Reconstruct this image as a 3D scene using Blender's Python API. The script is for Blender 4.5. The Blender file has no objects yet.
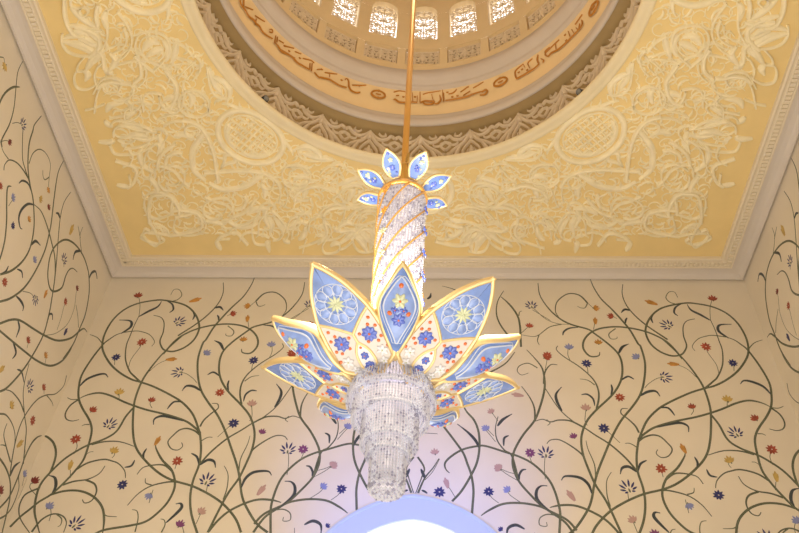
import bpy, math, random
from mathutils import Vector, Matrix
random.seed(7)
SC = bpy.context.scene
COL = SC.collection
PI = math.pi
R = math.radians

# ------------------------------------------------------------------ frame of the photograph
F, PITCH, YAW, ROLL = 791.8245, 0.79505, -0.072588, 0.0552168
EYE = Vector((0, 0, 1.6))
CX, CY = -0.3491, 4.7210            # plumb line under the dome (and of the chandelier)
YB = 10.6786                        # back wall
XL, XR = -6.3491, 5.6509            # side walls
YF = CY - 6.0
ZW = 10.608 + 1.6                   # top of the walls / underside of the cornice
ZC = 10.668 + 1.6                   # ceiling plane
def basis():
    cp, sp = math.cos(PITCH), math.sin(PITCH)
    f = Vector((math.sin(YAW)*cp, math.cos(YAW)*cp, sp))
    r = Vector((math.cos(YAW), -math.sin(YAW), 0))
    u = r.cross(f)
    return math.cos(ROLL)*r + math.sin(ROLL)*u, -math.sin(ROLL)*r + math.cos(ROLL)*u, f
RIGHT, UP, FWD = basis()
def ray(x, y):
    return RIGHT*((x-399.5)/F) - UP*((y-266.5)/F) + FWD
def on_back(x, y):                  # -> (x, z) on the back wall
    d = ray(x, y); d = d*(YB/d.y); return (d.x, d.z+1.6)
def on_left(x, y):                  # -> (y, z) on the left wall
    d = ray(x, y); d = d*(XL/d.x); return (d.y, d.z+1.6)
def on_ceiling(x, y):               # -> plan position from the dome axis
    d = ray(x, y); d = d*((ZC-1.6)/d.z); return (d.x-CX, d.y-CY)
def on_drum(x, y, rad):             # -> (azimuth, z) on the far inner side of a drum
    d = ray(x, y)
    a = d.x*d.x+d.y*d.y; b = -2*(d.x*CX+d.y*CY); c = CX*CX+CY*CY-rad*rad
    k = (-b+math.sqrt(b*b-4*a*c))/(2*a)
    p = d*k
    return (math.atan2(p.x-CX, p.y-CY), p.z+1.6)
def P(s):
    return [tuple(float(v) for v in q.split(',')) for q in s.split()]

# ------------------------------------------------------------------ materials
def mat(name, col, rough=0.6, metal=0.0, spec=0.5, var=0.0, vscale=3.0, bump=0.0, bscale=40.0, coat=0.0, emit=None, trans=0.0):
    m = bpy.data.materials.new(name); m.use_nodes = True
    nt = m.node_tree; b = nt.nodes['Principled BSDF']
    b.inputs['Base Color'].default_value = (*col, 1)
    b.inputs['Roughness'].default_value = rough
    b.inputs['Metallic'].default_value = metal
    b.inputs['Specular IOR Level'].default_value = spec
    b.inputs['Coat Weight'].default_value = coat
    b.inputs['Transmission Weight'].default_value = trans
    if emit:
        b.inputs['Emission Color'].default_value = (*emit[0], 1)
        b.inputs['Emission Strength'].default_value = emit[1]
    if var or bump:
        tc = nt.nodes.new('ShaderNodeTexCoord')
    if var:
        n = nt.nodes.new('ShaderNodeTexNoise'); n.inputs['Scale'].default_value = vscale
        n.inputs['Detail'].default_value = 5
        nt.links.new(tc.outputs['Object'], n.inputs['Vector'])
        rp = nt.nodes.new('ShaderNodeValToRGB')
        rp.color_ramp.elements[0].position = .3; rp.color_ramp.elements[1].position = .7
        rp.color_ramp.elements[0].color = (*[c*(1-var) for c in col], 1)
        rp.color_ramp.elements[1].color = (*[min(1, c*(1+var)) for c in col], 1)
        nt.links.new(n.outputs['Fac'], rp.inputs['Fac'])
        nt.links.new(rp.outputs['Color'], b.inputs['Base Color'])
    if bump:
        n2 = nt.nodes.new('ShaderNodeTexNoise'); n2.inputs['Scale'].default_value = bscale
        nt.links.new(tc.outputs['Object'], n2.inputs['Vector'])
        bp = nt.nodes.new('ShaderNodeBump'); bp.inputs['Strength'].default_value = bump
        nt.links.new(n2.outputs['Fac'], bp.inputs['Height'])
        nt.links.new(bp.outputs['Normal'], b.inputs['Normal'])
    return m
M = dict(
 wall=mat('cream_marble', (.80, .72, .60), .45, var=.035, vscale=1.2),
 floor=mat('patterned_marble', (.45, .43, .40), .3, var=.05, vscale=.8),
 ceil=mat('yellow_plaster', (.85, .65, .30), .75, var=.04, vscale=2.0),
 relief=mat('carved_gypsum', (.93, .82, .56), .7, var=.06, vscale=5.0, bump=.5, bscale=26),
 rim=mat('pale_plaster', (.82, .70, .46), .65, var=.03),
 cove=mat('grey_plaster', (.70, .63, .57), .6, var=.02),
 strip=mat('cream_plaster', (.82, .72, .56), .6),
 frieze=mat('shaded_tan_plaster', (.38, .265, .115), .75, var=.06, vscale=4),  # ground darkened: shade in the gaps of the carving is in its colour
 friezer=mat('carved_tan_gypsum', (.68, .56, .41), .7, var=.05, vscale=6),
 band=mat('ochre_plaster', (.80, .60, .33), .65, var=.03),
 roll=mat('stone_grey_plaster', (.57, .49, .42), .6, var=.03),
 drum=mat('beige_plaster', (.72, .55, .31), .65, var=.03),
 lattice=mat('carved_screen_stone', (.72, .58, .40), .7),
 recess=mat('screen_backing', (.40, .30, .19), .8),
 script=mat('gilded_lettering', (.48, .19, .015), .45, metal=.1),
 stem=mat('green_stone_inlay', (.135, .15, .095), .4, var=.25, vscale=6),
 stemdk=mat('dark_green_inlay', (.05, .062, .045), .4),
 leaf=mat('slate_green_inlay', (.05, .065, .075), .4, var=.3, vscale=9),
 navy=mat('lapis_inlay', (.03, .035, .16), .35),
 red=mat('red_jasper_inlay', (.36, .07, .04), .35, var=.3, vscale=14),
 dark_red=mat('garnet_inlay', (.20, .025, .025), .35, var=.2, vscale=14),
 orange=mat('carnelian_inlay', (.56, .27, .06), .35, var=.25, vscale=14),
 light_blue=mat('pale_blue_inlay', (.25, .28, .55), .35),
 purple=mat('amethyst_inlay', (.22, .06, .20), .35),
 pink=mat('rose_stone_inlay', (.52, .33, .30), .35),
 arch=mat('arch_blued_marble', (.55, .62, .70), .4),  # marble blued: the hazy glow around the archway is in its colour
 reveal=mat('daylit_marble', (.93, .93, .94), .4),  # lighter copy of the arch marble, daylight on the soffit painted in
 gold=mat('polished_gold', (.86, .58, .20), .28, metal=1.0),
 rodgold=mat('brushed_gold', (.88, .50, .13), .35, metal=.55),
 petalgold=mat('satin_gold', (.86, .66, .34), .4, metal=.65),
 blue=mat('blue_enamel', (.15, .25, .60), .18, var=.22, vscale=9, coat=.15),
 ice=mat('ice_blue_enamel', (.56, .62, .80), .2, coat=.4),
 paleblue=mat('pale_blue_enamel', (.25, .36, .74), .2, var=.18, vscale=12, coat=.15),
 deepblue=mat('deep_blue_enamel', (.10, .16, .62), .2, coat=.5),
 cream=mat('ivory_enamel', (.62, .58, .57), .25, coat=.4),
 coral=mat('coral_cabochon', (.75, .17, .05), .25, coat=.5),
 white=mat('pearl_enamel', (.76, .76, .82), .2, coat=.5),
 lime=mat('pale_green_enamel', (.58, .62, .42), .25, coat=.4),
 black=mat('black_metal', (.03, .028, .025), .4),
 lens=mat('lamp_glass', (.25, .25, .24), .1),
)
def crystal(name, col, tint, emit):
    m = bpy.data.materials.new(name); m.use_nodes = True
    nt = m.node_tree; nt.nodes.clear()
    out = nt.nodes.new('ShaderNodeOutputMaterial')
    d = nt.nodes.new('ShaderNodeBsdfDiffuse'); d.inputs['Color'].default_value = (*col, 1)
    t = nt.nodes.new('ShaderNodeBsdfTranslucent'); t.inputs['Color'].default_value = (*tint, 1)
    g = nt.nodes.new('ShaderNodeBsdfGlossy'); g.inputs['Roughness'].default_value = .08
    a = nt.nodes.new('ShaderNodeMixShader'); a.inputs[0].default_value = .45
    c = nt.nodes.new('ShaderNodeMixShader'); c.inputs[0].default_value = .22
    nt.links.new(d.outputs[0], a.inputs[1]); nt.links.new(t.outputs[0], a.inputs[2])
    nt.links.new(a.outputs[0], c.inputs[1]); nt.links.new(g.outputs[0], c.inputs[2])
    last = c
    if emit:
        e = nt.nodes.new('ShaderNodeEmission'); e.inputs[0].default_value = (*emit[0], 1); e.inputs[1].default_value = emit[1]
        s = nt.nodes.new('ShaderNodeAddShader')
        nt.links.new(c.outputs[0], s.inputs[0]); nt.links.new(e.outputs[0], s.inputs[1]); last = s
    nt.links.new(last.outputs[0], out.inputs['Surface'])
    return m
M['crystal'] = crystal('cut_crystal', (.86, .87, .98), (.92, .93, 1.0), None)
M['dim'] = crystal('dim_crystal', (.46, .46, .60), (.7, .7, .84), None)  # darker copy of the cut crystal, mixed in to paint sparkle contrast
M['core'] = crystal('frosted_lamp_glass', (.60, .56, .62), (.85, .80, .82), ((1, .92, .96), .26))

# ------------------------------------------------------------------ mesh helper
class MB:
    def __init__(s): s.v = []; s.f = []; s.m = []; s.sm = []
    def add(s, vs, fs, mi=0, smooth=True):
        o = len(s.v); s.v += [tuple(v) for v in vs]
        for f in fs:
            s.f.append(tuple(i+o for i in f)); s.m.append(mi); s.sm.append(smooth)
    def box(s, a, b, mi=0):
        x0, y0, z0 = a; x1, y1, z1 = b
        s.add([(x0,y0,z0),(x1,y0,z0),(x1,y1,z0),(x0,y1,z0),(x0,y0,z1),(x1,y0,z1),(x1,y1,z1),(x0,y1,z1)],
              [(3,2,1,0),(4,5,6,7),(0,1,5,4),(1,2,6,5),(2,3,7,6),(3,0,4,7)], mi, False)
    def tube(s, pts, r, n=10, mi=0, cap=True):
        pts = [Vector(p) for p in pts]
        rr = r if isinstance(r, (list, tuple)) else [r]*len(pts)
        vs = []; k = len(pts)
        for i, p in enumerate(pts):
            d = (pts[min(i+1, k-1)]-pts[max(i-1, 0)]).normalized()
            a = d.cross(Vector((0, 0, 1)) if abs(d.z) < .95 else Vector((1, 0, 0))).normalized(); b = d.cross(a)
            for j in range(n):
                t = 2*PI*j/n; vs.append(p+(a*math.cos(t)+b*math.sin(t))*rr[i])
        fs = [(i*n+j, i*n+(j+1) % n, (i+1)*n+(j+1) % n, (i+1)*n+j) for i in range(k-1) for j in range(n)]
        if cap: fs += [tuple(range(n-1, -1, -1)), tuple(range((k-1)*n, k*n))]
        s.add(vs, fs, mi)
    def lathe(s, prof, n=32, c=(0, 0, 0), mi=0, a0=0, a1=2*PI, smooth=True):
        full = abs(a1-a0-2*PI) < 1e-6; m = n if full else n+1; k = len(prof); vs = []
        for j in range(m):
            t = a0+(a1-a0)*j/n
            vs += [(c[0]+r*math.sin(t), c[1]+r*math.cos(t), c[2]+z) for r, z in prof]
        fs = []
        for j in range(n):
            q = (j+1) % m
            fs += [(j*k+i, q*k+i, q*k+i+1, j*k+i+1) for i in range(k-1)]
        s.add(vs, fs, mi, smooth)
    def build(s, name, mats, parent=None, loc=None):
        me = bpy.data.meshes.new(name); me.from_pydata(s.v, [], s.f)
        for m in (mats if isinstance(mats, (list, tuple)) else [mats]): me.materials.append(m)
        me.polygons.foreach_set('material_index', s.m)
        me.polygons.foreach_set('use_smooth', s.sm); me.update()
        o = bpy.data.objects.new(name, me); COL.objects.link(o)
        if loc: o.location = loc
        if parent: o.parent = parent
        return o
def struct(o, label, cat='structure'):
    o['kind'] = 'structure'; o['label'] = label; o['category'] = cat; return o
def tag(o, label, cat, group=None):
    o['label'] = label; o['category'] = cat
    if group: o['group'] = group
    return o
def empty(name, loc):
    o = bpy.data.objects.new(name, None); COL.objects.link(o); o.location = loc
    o.empty_display_size = .2; return o

def smooth(pts, n=5, closed=False):
    if len(pts) < 3 and not closed: return pts
    out = []; k = len(pts)
    g = (lambda i: pts[i % k]) if closed else (lambda i: pts[max(0, min(k-1, i))])
    for i in range(k if closed else k-1):
        a, b, c, d = g(i-1), g(i), g(i+1), g(i+2)
        for j in range(n):
            t = j/n
            out.append(tuple(.5*((2*b[q])+(-a[q]+c[q])*t+(2*a[q]-5*b[q]+4*c[q]-d[q])*t*t+(-a[q]+3*b[q]-3*c[q]+d[q])*t**3) for q in (0, 1)))
    if not closed: out.append(tuple(pts[-1]))
    return out
SEC = {3: [(-1, 0), (0, 1), (1, 0)], 4: [(-1, 0), (-.55, 1), (.55, 1), (1, 0)], 5: [(-1, 0), (-.75, .75), (0, 1), (.75, .75), (1, 0)]}
def ribbon(mb, pts, w, h, fn, mi=0, sec=4, closed=False, base=0.0):
    """raised strip along a 2-D path; w(t) half width; fn(u, v, h) -> 3-D point"""
    S = SEC[sec]; k = len(pts); vs = []
    for i, p in enumerate(pts):
        a = pts[(i-1) % k] if closed else pts[max(i-1, 0)]; b = pts[(i+1) % k] if closed else pts[min(i+1, k-1)]
        dx, dy = b[0]-a[0], b[1]-a[1]; l = math.hypot(dx, dy) or 1e-6
        nx, ny = -dy/l, dx/l; ww = w(i/(k-1)) if callable(w) else w
        for (q, e) in S: vs.append(fn(p[0]+nx*q*ww, p[1]+ny*q*ww, base+e*h))
    n = len(S)
    fs = [(i*n+j, i*n+j+1, ((i+1) % k)*n+j+1, ((i+1) % k)*n+j) for i in range(k if closed else k-1) for j in range(n-1)]
    mb.add(vs, fs, mi)
    if not closed and h > .02:
        mb.add(vs[:n], [tuple(range(n))], mi, False); mb.add(vs[(k-1)*n:], [tuple(range(n-1, -1, -1))], mi, False)
def taper(w0, w1): return lambda t: w0+(w1-w0)*t
def lens(w, e=.004): return lambda t: e+(w-e)*math.sin(PI*min(1, max(0, t)))**.8
def leafw(w): return lambda t: .004+w*(math.sin(PI*t**.8)**1.0)

# ------------------------------------------------------------------ the vines inlaid in the walls
# each line: kind, path (photo pixels, later laid on the wall plane). M stem, B tapering branch, T tendril, S flower stalk, L leaf, K thick leaf
VB = """
M 200,545 197,532.5 191.2,513.2 190.3,495.8 193.2,480.3 199,464.8 201,449.3 200,434 199,430.6 193.2,415 183.5,403.5 171.9,395.8 154.5,387 141,382.2 131.3,379.3 119.7,372.6 110,363.5 103.2,351.3 102.6,341.6 106.3,330.4 114,318.6 124.7,309.4 137.8,303.5 153.6,300.5 164,300.2 180.5,303.5 189.7,308.1 196.3,316 199.2,325.2 198,332.5 193.2,340.6 184.5,347.4 173.8,351.3 165,350.3 161.3,346.4 160,340.6 163.2,332 164,322.6 160.8,317.3 153.6,315.3
T 103,344.5 97.4,337.7 90,334.6
M 10,527 20,517 29.7,509.3 39.3,501.6 52,493.8 66.4,480.3 76,469.7 83.8,459 88.7,444.5 91.6,432 90.8,424 87.7,417 82,407.4 78.6,397.7 79,386 82,374.5 91.6,359 103,344.5 109,339.6 116,335 123.4,332.4
T 123.4,332.4 135.2,331 142,331.8 149.7,334.8 154.5,341.6 151.6,346.4
K 121,333.5 130.6,327 130.4,321 119.4,320
B 141,382.5 134,376 129.3,370.6 125.5,359 126.4,345.5 130,336 134,326 139,316
S 139,316 140,305 138.5,296
K 139,316.6 148.3,311.4 157.5,306.8 161.5,301.5
L 166.7,300.9 172,304 173.3,309.4 169.4,312.7
T 173,301 178,299.4 181.8,295 179.2,289.7 174,289.7 170.7,295
S 128.4,367.7 131.3,359 139.5,348 141,344
M 241,532.5 236.8,521 230,511.2 221.3,502.5 211.6,495.8 203,491 191.2,485.7 171.9,480 158.4,472.6 144.8,460 136,447.4 133,432.5 133.2,413.2 135,399.6 141,383.2 148.7,370.6 162.2,354.2 175.8,341.6 186,333
B 177.9,335.7 196.3,323.9 209.4,313.4 218.6,302.9 223.2,292.3 223.2,282.5
K 214.7,308 220,307 223.4,310.5
M 163,354.2 175.3,340.6 187,333 202.9,327.2 222.6,324.1 238.3,325 248.8,328.5 255.4,334.4 258,341 256.5,347.5 250.3,353.2 242.6,352.6 241.5,349
M 267.7,532.5 256,522.8 245.5,505.4 241.6,493.8 239.7,478.4 236.8,464.8 231,447.4 225,430.6 217.4,415 207.7,401.6 201,390 198,376.4 198,359 202.8,343.5 206,339.6 213.4,327.8 221.2,318.6 231.8,307.5 243.6,296.3 251.5,284.5 254.5,277.4
M 207.7,532.5 221.3,505.4 229,491.9 238.7,478.4 246.4,462.9 252.6,447.4 254.5,432 250.3,417 241.6,405.4 227,390 220,376.4 219.3,362.9 223.2,351.3 232.9,341.6 247.4,331 254,326.8 270,322.5 281.3,317 292.5,307.5 302,294.4 304.7,282.2
K 223.6,350.3 220.3,343.6 214.5,340.6
L 220,376.4 213.5,372.2 207.4,374.9
L 228.6,391 227.7,385 229,380.3
B 241.6,404.5 240,393.8 241.6,384 247.4,374.5 260,363.8 275.4,354.2 283.2,347.4 282.2,343.5
S 269.5,357.5 272,352 272,346
S 251.5,370.5 252.6,364
L 243.5,401.6 245.5,394.8 251.3,390.5 257,391
T 244.5,381.3 251.3,376.8 259,375.6
B 200,463.8 211.6,451.3 227,438.7 241.6,430 252.2,423.3 263.8,417 277.4,405.4 291,387 293,384
K 274.5,407.4 279.7,398.7 281.2,391 276.4,384
B 253.2,422.8 265.8,417 277.4,416.4 285,418.4 293,416 300.6,418.4
T 289,416.4 285.5,419.5 288,422
M 253.2,532.5 265,517 280,507 289.7,500.6 299.3,491.9 312,478.4 318.7,464.8 319.7,453 317,443.5 310.3,431 300.6,417.4 295.8,402.9 292.9,388.4 293,378 296,366 303,357 312,348
B 300.2,416.4 301.6,404.8 306.4,395 315,384
M 270.6,535 270.6,515 271.6,503.5 277.4,486 285,473.5 298.6,461 312.2,454 327.7,449.3 347,444 356,444.5 369,448 380,455 386,462 385,468 381,472
M 356.8,513 356.5,502 356.5,488 359.5,473 364,462 369,451 380,437 391.5,423 400,410 408,398
M 377,500 368,489 359.5,473 354.5,460 353,446 354.5,431 359.5,419 368,409.7 376,396
K 353.5,446 357,439 365,431 376,423
B 313,477 320.6,453.2 328.4,447.4 336,437.7 338.3,426 336.4,414.5
K 336.4,424 331.6,417.4 322.9,411.6
L 329.2,443.5 329.2,435.8 324.8,432.9
S 337.4,439.6 345,431 349,427
M 254,524 264,514 280,506.4 291.6,501.6 309,499.2 326.4,500.6 340,507.4 347.7,513.2
M 208.7,531.5 217.4,521 229,511.2 244.5,503.5 258,499.6 271.6,500 281.2,502.5
K 272.5,511.2 285,503.5 293.8,494.8 294.8,486.5 291,481.8 284.8,481.3
L 312,476.4 312.5,471.6 310,466.8 306,465.8
T 273.5,510.3 283.2,509.3 290,513.2 290,520 283.2,521 283.6,517
K 304.2,524.8 312.9,521 320.6,524.8 321,534
L 294.5,534 294.5,528
K 241.2,488 245.5,478.4 254,472.2 267.7,471.2 271.6,475.5
B 250,455 253.2,449.3 263.8,441.6 275.4,435.8 284,436.2 287.5,440
T 238.7,472.6 240.6,459 247.4,444.5 250,435.8
T 223.2,499.6 227,488 228,474.5 224.2,465.8
K 200,465 207.7,460 214,461.5 215.5,467.7
T 201,441 207.7,437.4 212.6,437.4
M 93.5,535 104,530 129.3,525.7 144.8,521.9 156.4,514 168,501.6 174.8,486 171.9,470.6 162.2,460 156.4,449.3 155.6,445
B 193,486 175.8,481.8 162.2,483 148.7,487 137,494.8 127.4,505.4
T 151.6,485 145.8,483 145.4,478.4
B 172,471 164,465.2 152.6,465.2 142.9,467.7 137,474.5
L 143.8,459 143.5,454 146.7,448.4
T 135,532 138,519 137,511.2 132.2,509.7
T 161.3,532.5 165,524.8 164,520 160.7,519
K 166,522.8 175.8,514 181.6,507.4 180.6,503.5 175.8,503.9
B 200,435 195,431 187.4,428.5 180,429.8 173.8,434.8 168,441.6 171,448.4 177.7,450 182.5,446.4 181.6,442.6
L 199,464.8 197,457 191.2,453.2
K 201,391 194,386.7 186.4,386 182,391
S 197,383 193,378.4 186,373.6 180,372.5
L 182.5,402 173.8,402 167,409.3
K 184,421 173.8,418 162.2,416 154.5,419 153.5,424.8
M 200.5,433 195,427.7 185.4,421 168,415 144.8,409.3 125.5,402.5 111,395.8 99.3,392.9 87.7,394.8 79,398.7
T 79,399.2 72,399.6 67.4,397.7
B 79,399.2 70.3,405.4 65.5,413.2 66.4,419 72.2,421 79,419.6
K 79.5,386.5 86.7,379.3 97.4,374.9 105,374 108,377.4
T 89.5,424.5 85,424.6 81.9,426
M 133,408 125.5,417 116.7,431 105,438.7 88.7,444.8 78,450.3 64.5,459 51,471.6 41.3,483.2 36.4,495.8 34.5,511.2 37.4,524.8 40,535
B 91.6,444.5 105,441.6 120,441.8 134.2,446.4
M 46,477 51,470.6 55.8,455 53.8,443.5 47,436.8 41,435.6
K 52,493.8 55.8,486 54.8,477.8 49,475.5
B 39.3,488 27.7,492.9 22.5,498 19,508 20.5,519 29.7,533
B 76,469.7 87.7,462.9 103,459.4 112,461 118.7,463.8 124.5,470.6 125.5,478
L 124.5,467.3 131.3,465.8 134.8,460
B 62.6,485 74.2,481.3 87.7,479.3 99.3,473.5 105,465.8
B 85.8,480 94.5,484 96.4,491.9 91.6,500.6 84.8,503 82.3,499.6
M 50,495 64.5,491 80,491 93.5,496.7 102.2,507.4 104,521 102.2,535
T 103,513 107,516 116.7,516.7
B 31.6,532 41.3,520 52.9,514 62.6,516 66.4,522.8 63.5,532.5
T 57,514.5 61.6,519 60.6,524.8 57.7,526.7
S 86.7,454 90,452 93.5,451.7
B 200,426.7 204,420 211.6,413.2 218,408.3 217.4,403.8 212,403.5
T 227.8,325.8 233.7,331 231.8,335.7 226.5,335.7 225.8,333.7
L 218.6,320.6 218.6,317.5 217.3,315
S 249,307 256,300.9 260.7,296
B 256,301 264.4,293.5 275.6,292.5 285,300 286.3,309.4 283,315
T 256,301.5 258,305.8 262,306 265.3,304.4
L 193,312 194.6,315.3 192.6,320
S 290.6,318.8 299,314 308.5,308.5
S 36,495 30,488 31,483
S 49,521 51,514 50.5,508
S 70.5,478 70.3,470
S 74,454 77,447 76.5,442
S 112,458 114.5,455 114.5,452.5
S 152,408 150,404 151.5,401
S 119,399.5 119.3,392
S 114.5,365 115,359.5
S 148.6,372 158,364 167,360
S 206,493.5 207.5,485
S 249.5,421 252,416 251.6,405
S 217.5,437 231,425
S 174.8,469 177,463
S 149,503 153,490
S 184,533 182,525
S 196,524 201,513
S 287,475 288.5,464 288.5,453
S 301,459 304,452
S 314,477 325,471 332,466
S 309,499 320,492 323,488
S 331,500 338,495 341,490
S 248.7,327 247.8,320
S 227,316 231,314
S 175,324 178,322
"""
# the same wall right of centre, where the chandelier hides the mirrored strokes on the left
VR = """
S 439.5,459 432.7,471.6 425,480
K 421,469 424,476 424.8,478
S 425,433 437.6,433.8
B 413.6,457 406.5,467.5 408.3,476.5 413.6,493
B 418,493 424.8,478 433,468 439,458.5
L 402,493 405,491 408,490
S 455,497 450,489 446.3,485
S 516,474 508,472 499,468
T 537.5,368 528.3,363.3 519.6,365.8 517.3,371 521.6,375 528.4,373
B 543.8,384 544.8,372.5 550.6,364.8 557.4,364.8
B 489.7,372.5 505,363.8 514.8,352.2
M 521,347 520.5,336 520,326.2 517.5,315.7 510.2,305.2 501,296.7
B 507.6,334.8 499.7,323.6 496.4,313 497.7,301.3 503.6,290.8
T 518.8,315.7 519.6,312 522,311
S 569.4,324.3 557.5,323.6 545.7,319 535.2,309.8 531,307
T 561.5,324.3 549.6,327 539,334.8 532.6,336.5 521.4,334.8
T 539,334.8 537.5,340.7 539.4,345
S 521.4,333 528,327
L 578.5,327.3 569.4,328.2 564,331.5 562.8,335.4
T 457,290.6 450,288 442,286
K 427,299 430,297 431,293
S 580,425 547,360 547.5,357
S 498,421 490.8,411
S 494,436 486,428
"""
VR = VR.replace('S 580,425 547,360 547.5,357\n', 'S 545,371 547,360\n')
# flowers: kind, x, y, direction (deg, 90 = up), size
FB = """
fan:red 138.3,295 90 9;spray:navy 179.5,321.5 40 12;bud:orange 195.5,300 25 12;fan:red 233.5,313.5 20 8;fan:orange 247,306 180 8;bud:orange 247.5,318.5 95 9;fan:orange 243.5,339 90 8
star:red 141.8,342 60 10;star:navy 116,357.3 60 9;bud:orange 171.5,359.3 5 11;spray:navy 178,372.3 185 12;fan:gold 119.5,391.5 90 10;fan:red 152,399.5 80 8;fan:light_blue 207.3,352.5 50 9
fan:red 93.5,409.3 60 9;spray:navy 110,424 70 13;star:red 75.7,439.2 60 11;fan:gold 114.6,450 70 10;bud:gold 70.5,465 95 11;fan:dark_red 35.5,480 60 10;fan:light_blue 50,505.5 60 10;spray:navy 76.5,523.5 60 15
bud:orange 157.5,440.8 75 11;star:red 177.2,461 30 11;star:navy 122.3,484.7 20 11;fan:light_blue 148.5,496.5 250 9;fan:purple 180.5,523.5 70 10;fan:pink 202,510.8 60 10;spray:navy 207.5,480 75 15
star:navy 253.6,360.3 40 10;star:red 220,392.6 10 10;fan:light_blue 271.3,344 90 9;fan:pink 252,403 90 10;star:navy 233.5,423.3 30 11;fan:purple 262.5,431.3 70 8;fan:red 292,354.5 150 9
spray:navy 288,449 90 14;star:purple 303.2,449.3 20 11;bud:pink 261.5,490 60 13;fan:light_blue 324,486 40 9;star:navy 341.5,489 60 11;fan:pink 333.5,464.5 60 9;fan:light_blue 349,426 30 8;fan:navy 328,525.5 40 6
"""
FR = """
spray:navy 531.2,305.2 100 11;fan:red 529.5,325.3 80 8;star:red 547.5,355.5 90 10;bud:pink 517.5,395 170 12;fan:pink 490.8,411 120 8;fan:light_blue 486,428 130 8;fan:pink 434.7,451.5 100 9;bud:pink 446.5,483 105 12;star:navy 439.5,492 30 12;fan:pink 498,467.7 140 10
"""
VL = """
B 2,147 1.9,139.4 9.4,124.4 14,107.5 16,86.9 17.8,71.9 22.5,61.6
M -6,120 0,102 5.6,92.5 13,87.3 19.7,87
T -4,57 0,57 3.7,58 4.5,63
S 12.2,123.5 17,122.5 21,124
B 31,190 29,180.6 25.3,169.4 22.5,158 22.5,137.5 23,129
M 0,274.4 11.3,270.7 22.5,261.3 30,248 33.8,229.4 34,212.5 32.8,197.5 30,184.4 28,167.5 29,145 32.8,131 34.7,124.4 41.3,116
T 29,163.8 32.8,153.5 39.4,149.3 46,153.5 50.3,163.8 49.2,177 48.4,187
T 49.2,177 45,179.7 43,176 42.8,170.3
S 1.9,141.3 6,140.5 10,142
B 28.5,178.5 23.4,170.3 16.9,162.8 9.4,160 4.7,164.7 3.8,170.3
T 8.4,159 3,151 0,140
L 31,191 28,183.5 22.5,180.6 18.8,183.5
M -4,265 0,258.5 4.7,240.6 6.6,220 6.6,205 7.5,188 11.3,186.3
S 8.4,206 12.5,200
K 34.7,205 28,204 21.6,209.7 18.8,218 20,227 22,229
M -6,393 0,391.4 7.5,387.3 20.6,373 31,358 43,335.7 48.8,315 51.6,300 55,276 54.8,257.5 51.6,242.5 47,225.6 41.3,211.6 34.7,205
M -6,303 0,301.6 11.3,297.8 24.4,287.5 35.6,270.7 45,250 49.7,231 51.6,220 54.4,195.7 58,173 63.4,161
B 54.7,279.4 56.6,260.7 58.4,236.3 60.3,217.5 64,202.5 70.6,192.2
K 60,218.5 58.4,213.8 55.6,213
K 31,245.3 35.6,241 40.3,245.3
L 0,274.4 5.6,271.6 8.4,266
L 16.9,269 21.6,271.6 22.5,278
S 63.8,267 64.3,260
K 16,296 20.6,300.7 23.4,306.3 22.5,311
S 22.5,291.3 30,293 34,297
M 62.8,359.4 73,344.4 79.7,328.5 85.3,314.4 89,293.8 89,278 87.5,268 82.8,255 74.4,243.8 65,239.7 55.6,245.7 50,257 47.8,274.4 49.7,287.5 54.4,291.4 61.9,287.5 65.6,276.3 69,270 73,268.4 77.3,272
K 81,251 75.3,252 72.9,259.7
T 81.5,252 80,236 82.8,227
T 80.3,238 78,226
K 88.8,279.5 91.6,273 95.6,271.6 97,278.8
S 45,335.4 56.3,333 67.5,323.8 74,308.8 76,293.8 77.3,289.5
S 57,330 61,318 63.8,307 65.4,303
T 78.4,327.5 77.8,316.3 76,305
M -6,326 0,323.5 11.3,319.7 20.6,320.7 33.8,329 45,335.7 58,340.6 71,338 79.5,331 84,328.6 87,332
L 48,320 49.5,314.4 52.2,314.5 52.5,320
M -6,326 0,331 11.3,340.4 22.5,349.7 37.5,361 50.6,365.7 61.9,361 70,350.7 73,344
K 17.8,320.7 19.3,328 16,337.5
K 13,342 16,352.5 12.2,359
B 23.3,464 24.8,447.5 26.3,429.5 24.8,417.5 23.3,400 23.4,390 25.5,377 29,363.8
L 24,382.5 21.6,372 16.9,369.4
B 24,412 19.5,401 12,392 6,389.8
B 10,476 12,459.5 15.8,440 21,423.5 28.5,410 37.5,399.5 46.5,395 55.5,393.8 63.5,386 66.4,375.5
T 46.5,395 51.8,401.8 53,406
B -4,413 0,413.8 6,415 12,423.5 15,435.5 14,449
B 10.5,462 6,446 3.8,434 6.8,423.5
T 6,446 3,445 0,445
M -5,512 0,507.6 9.3,496.7 17,479.6 21,468.7 25.8,455 31.6,443.5 37,437.5 41.5,435.6
B -4,521 0,518.5 6.2,514.6 12.5,506 18.7,489 18.7,476.5 22.6,464 25,450
M 0,541 7,512.3 10,496.7 10,481 6.2,468.7 0,459 -6,454
K 10,476.5 14,467 20,462
S 19.5,500 25,490 30,484
S 0,497 1.5,492
S 22,486 24,478 25,474
S 27,348 28.5,342
S 45,364 46,358
S 44,394 44,389
"""
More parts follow.
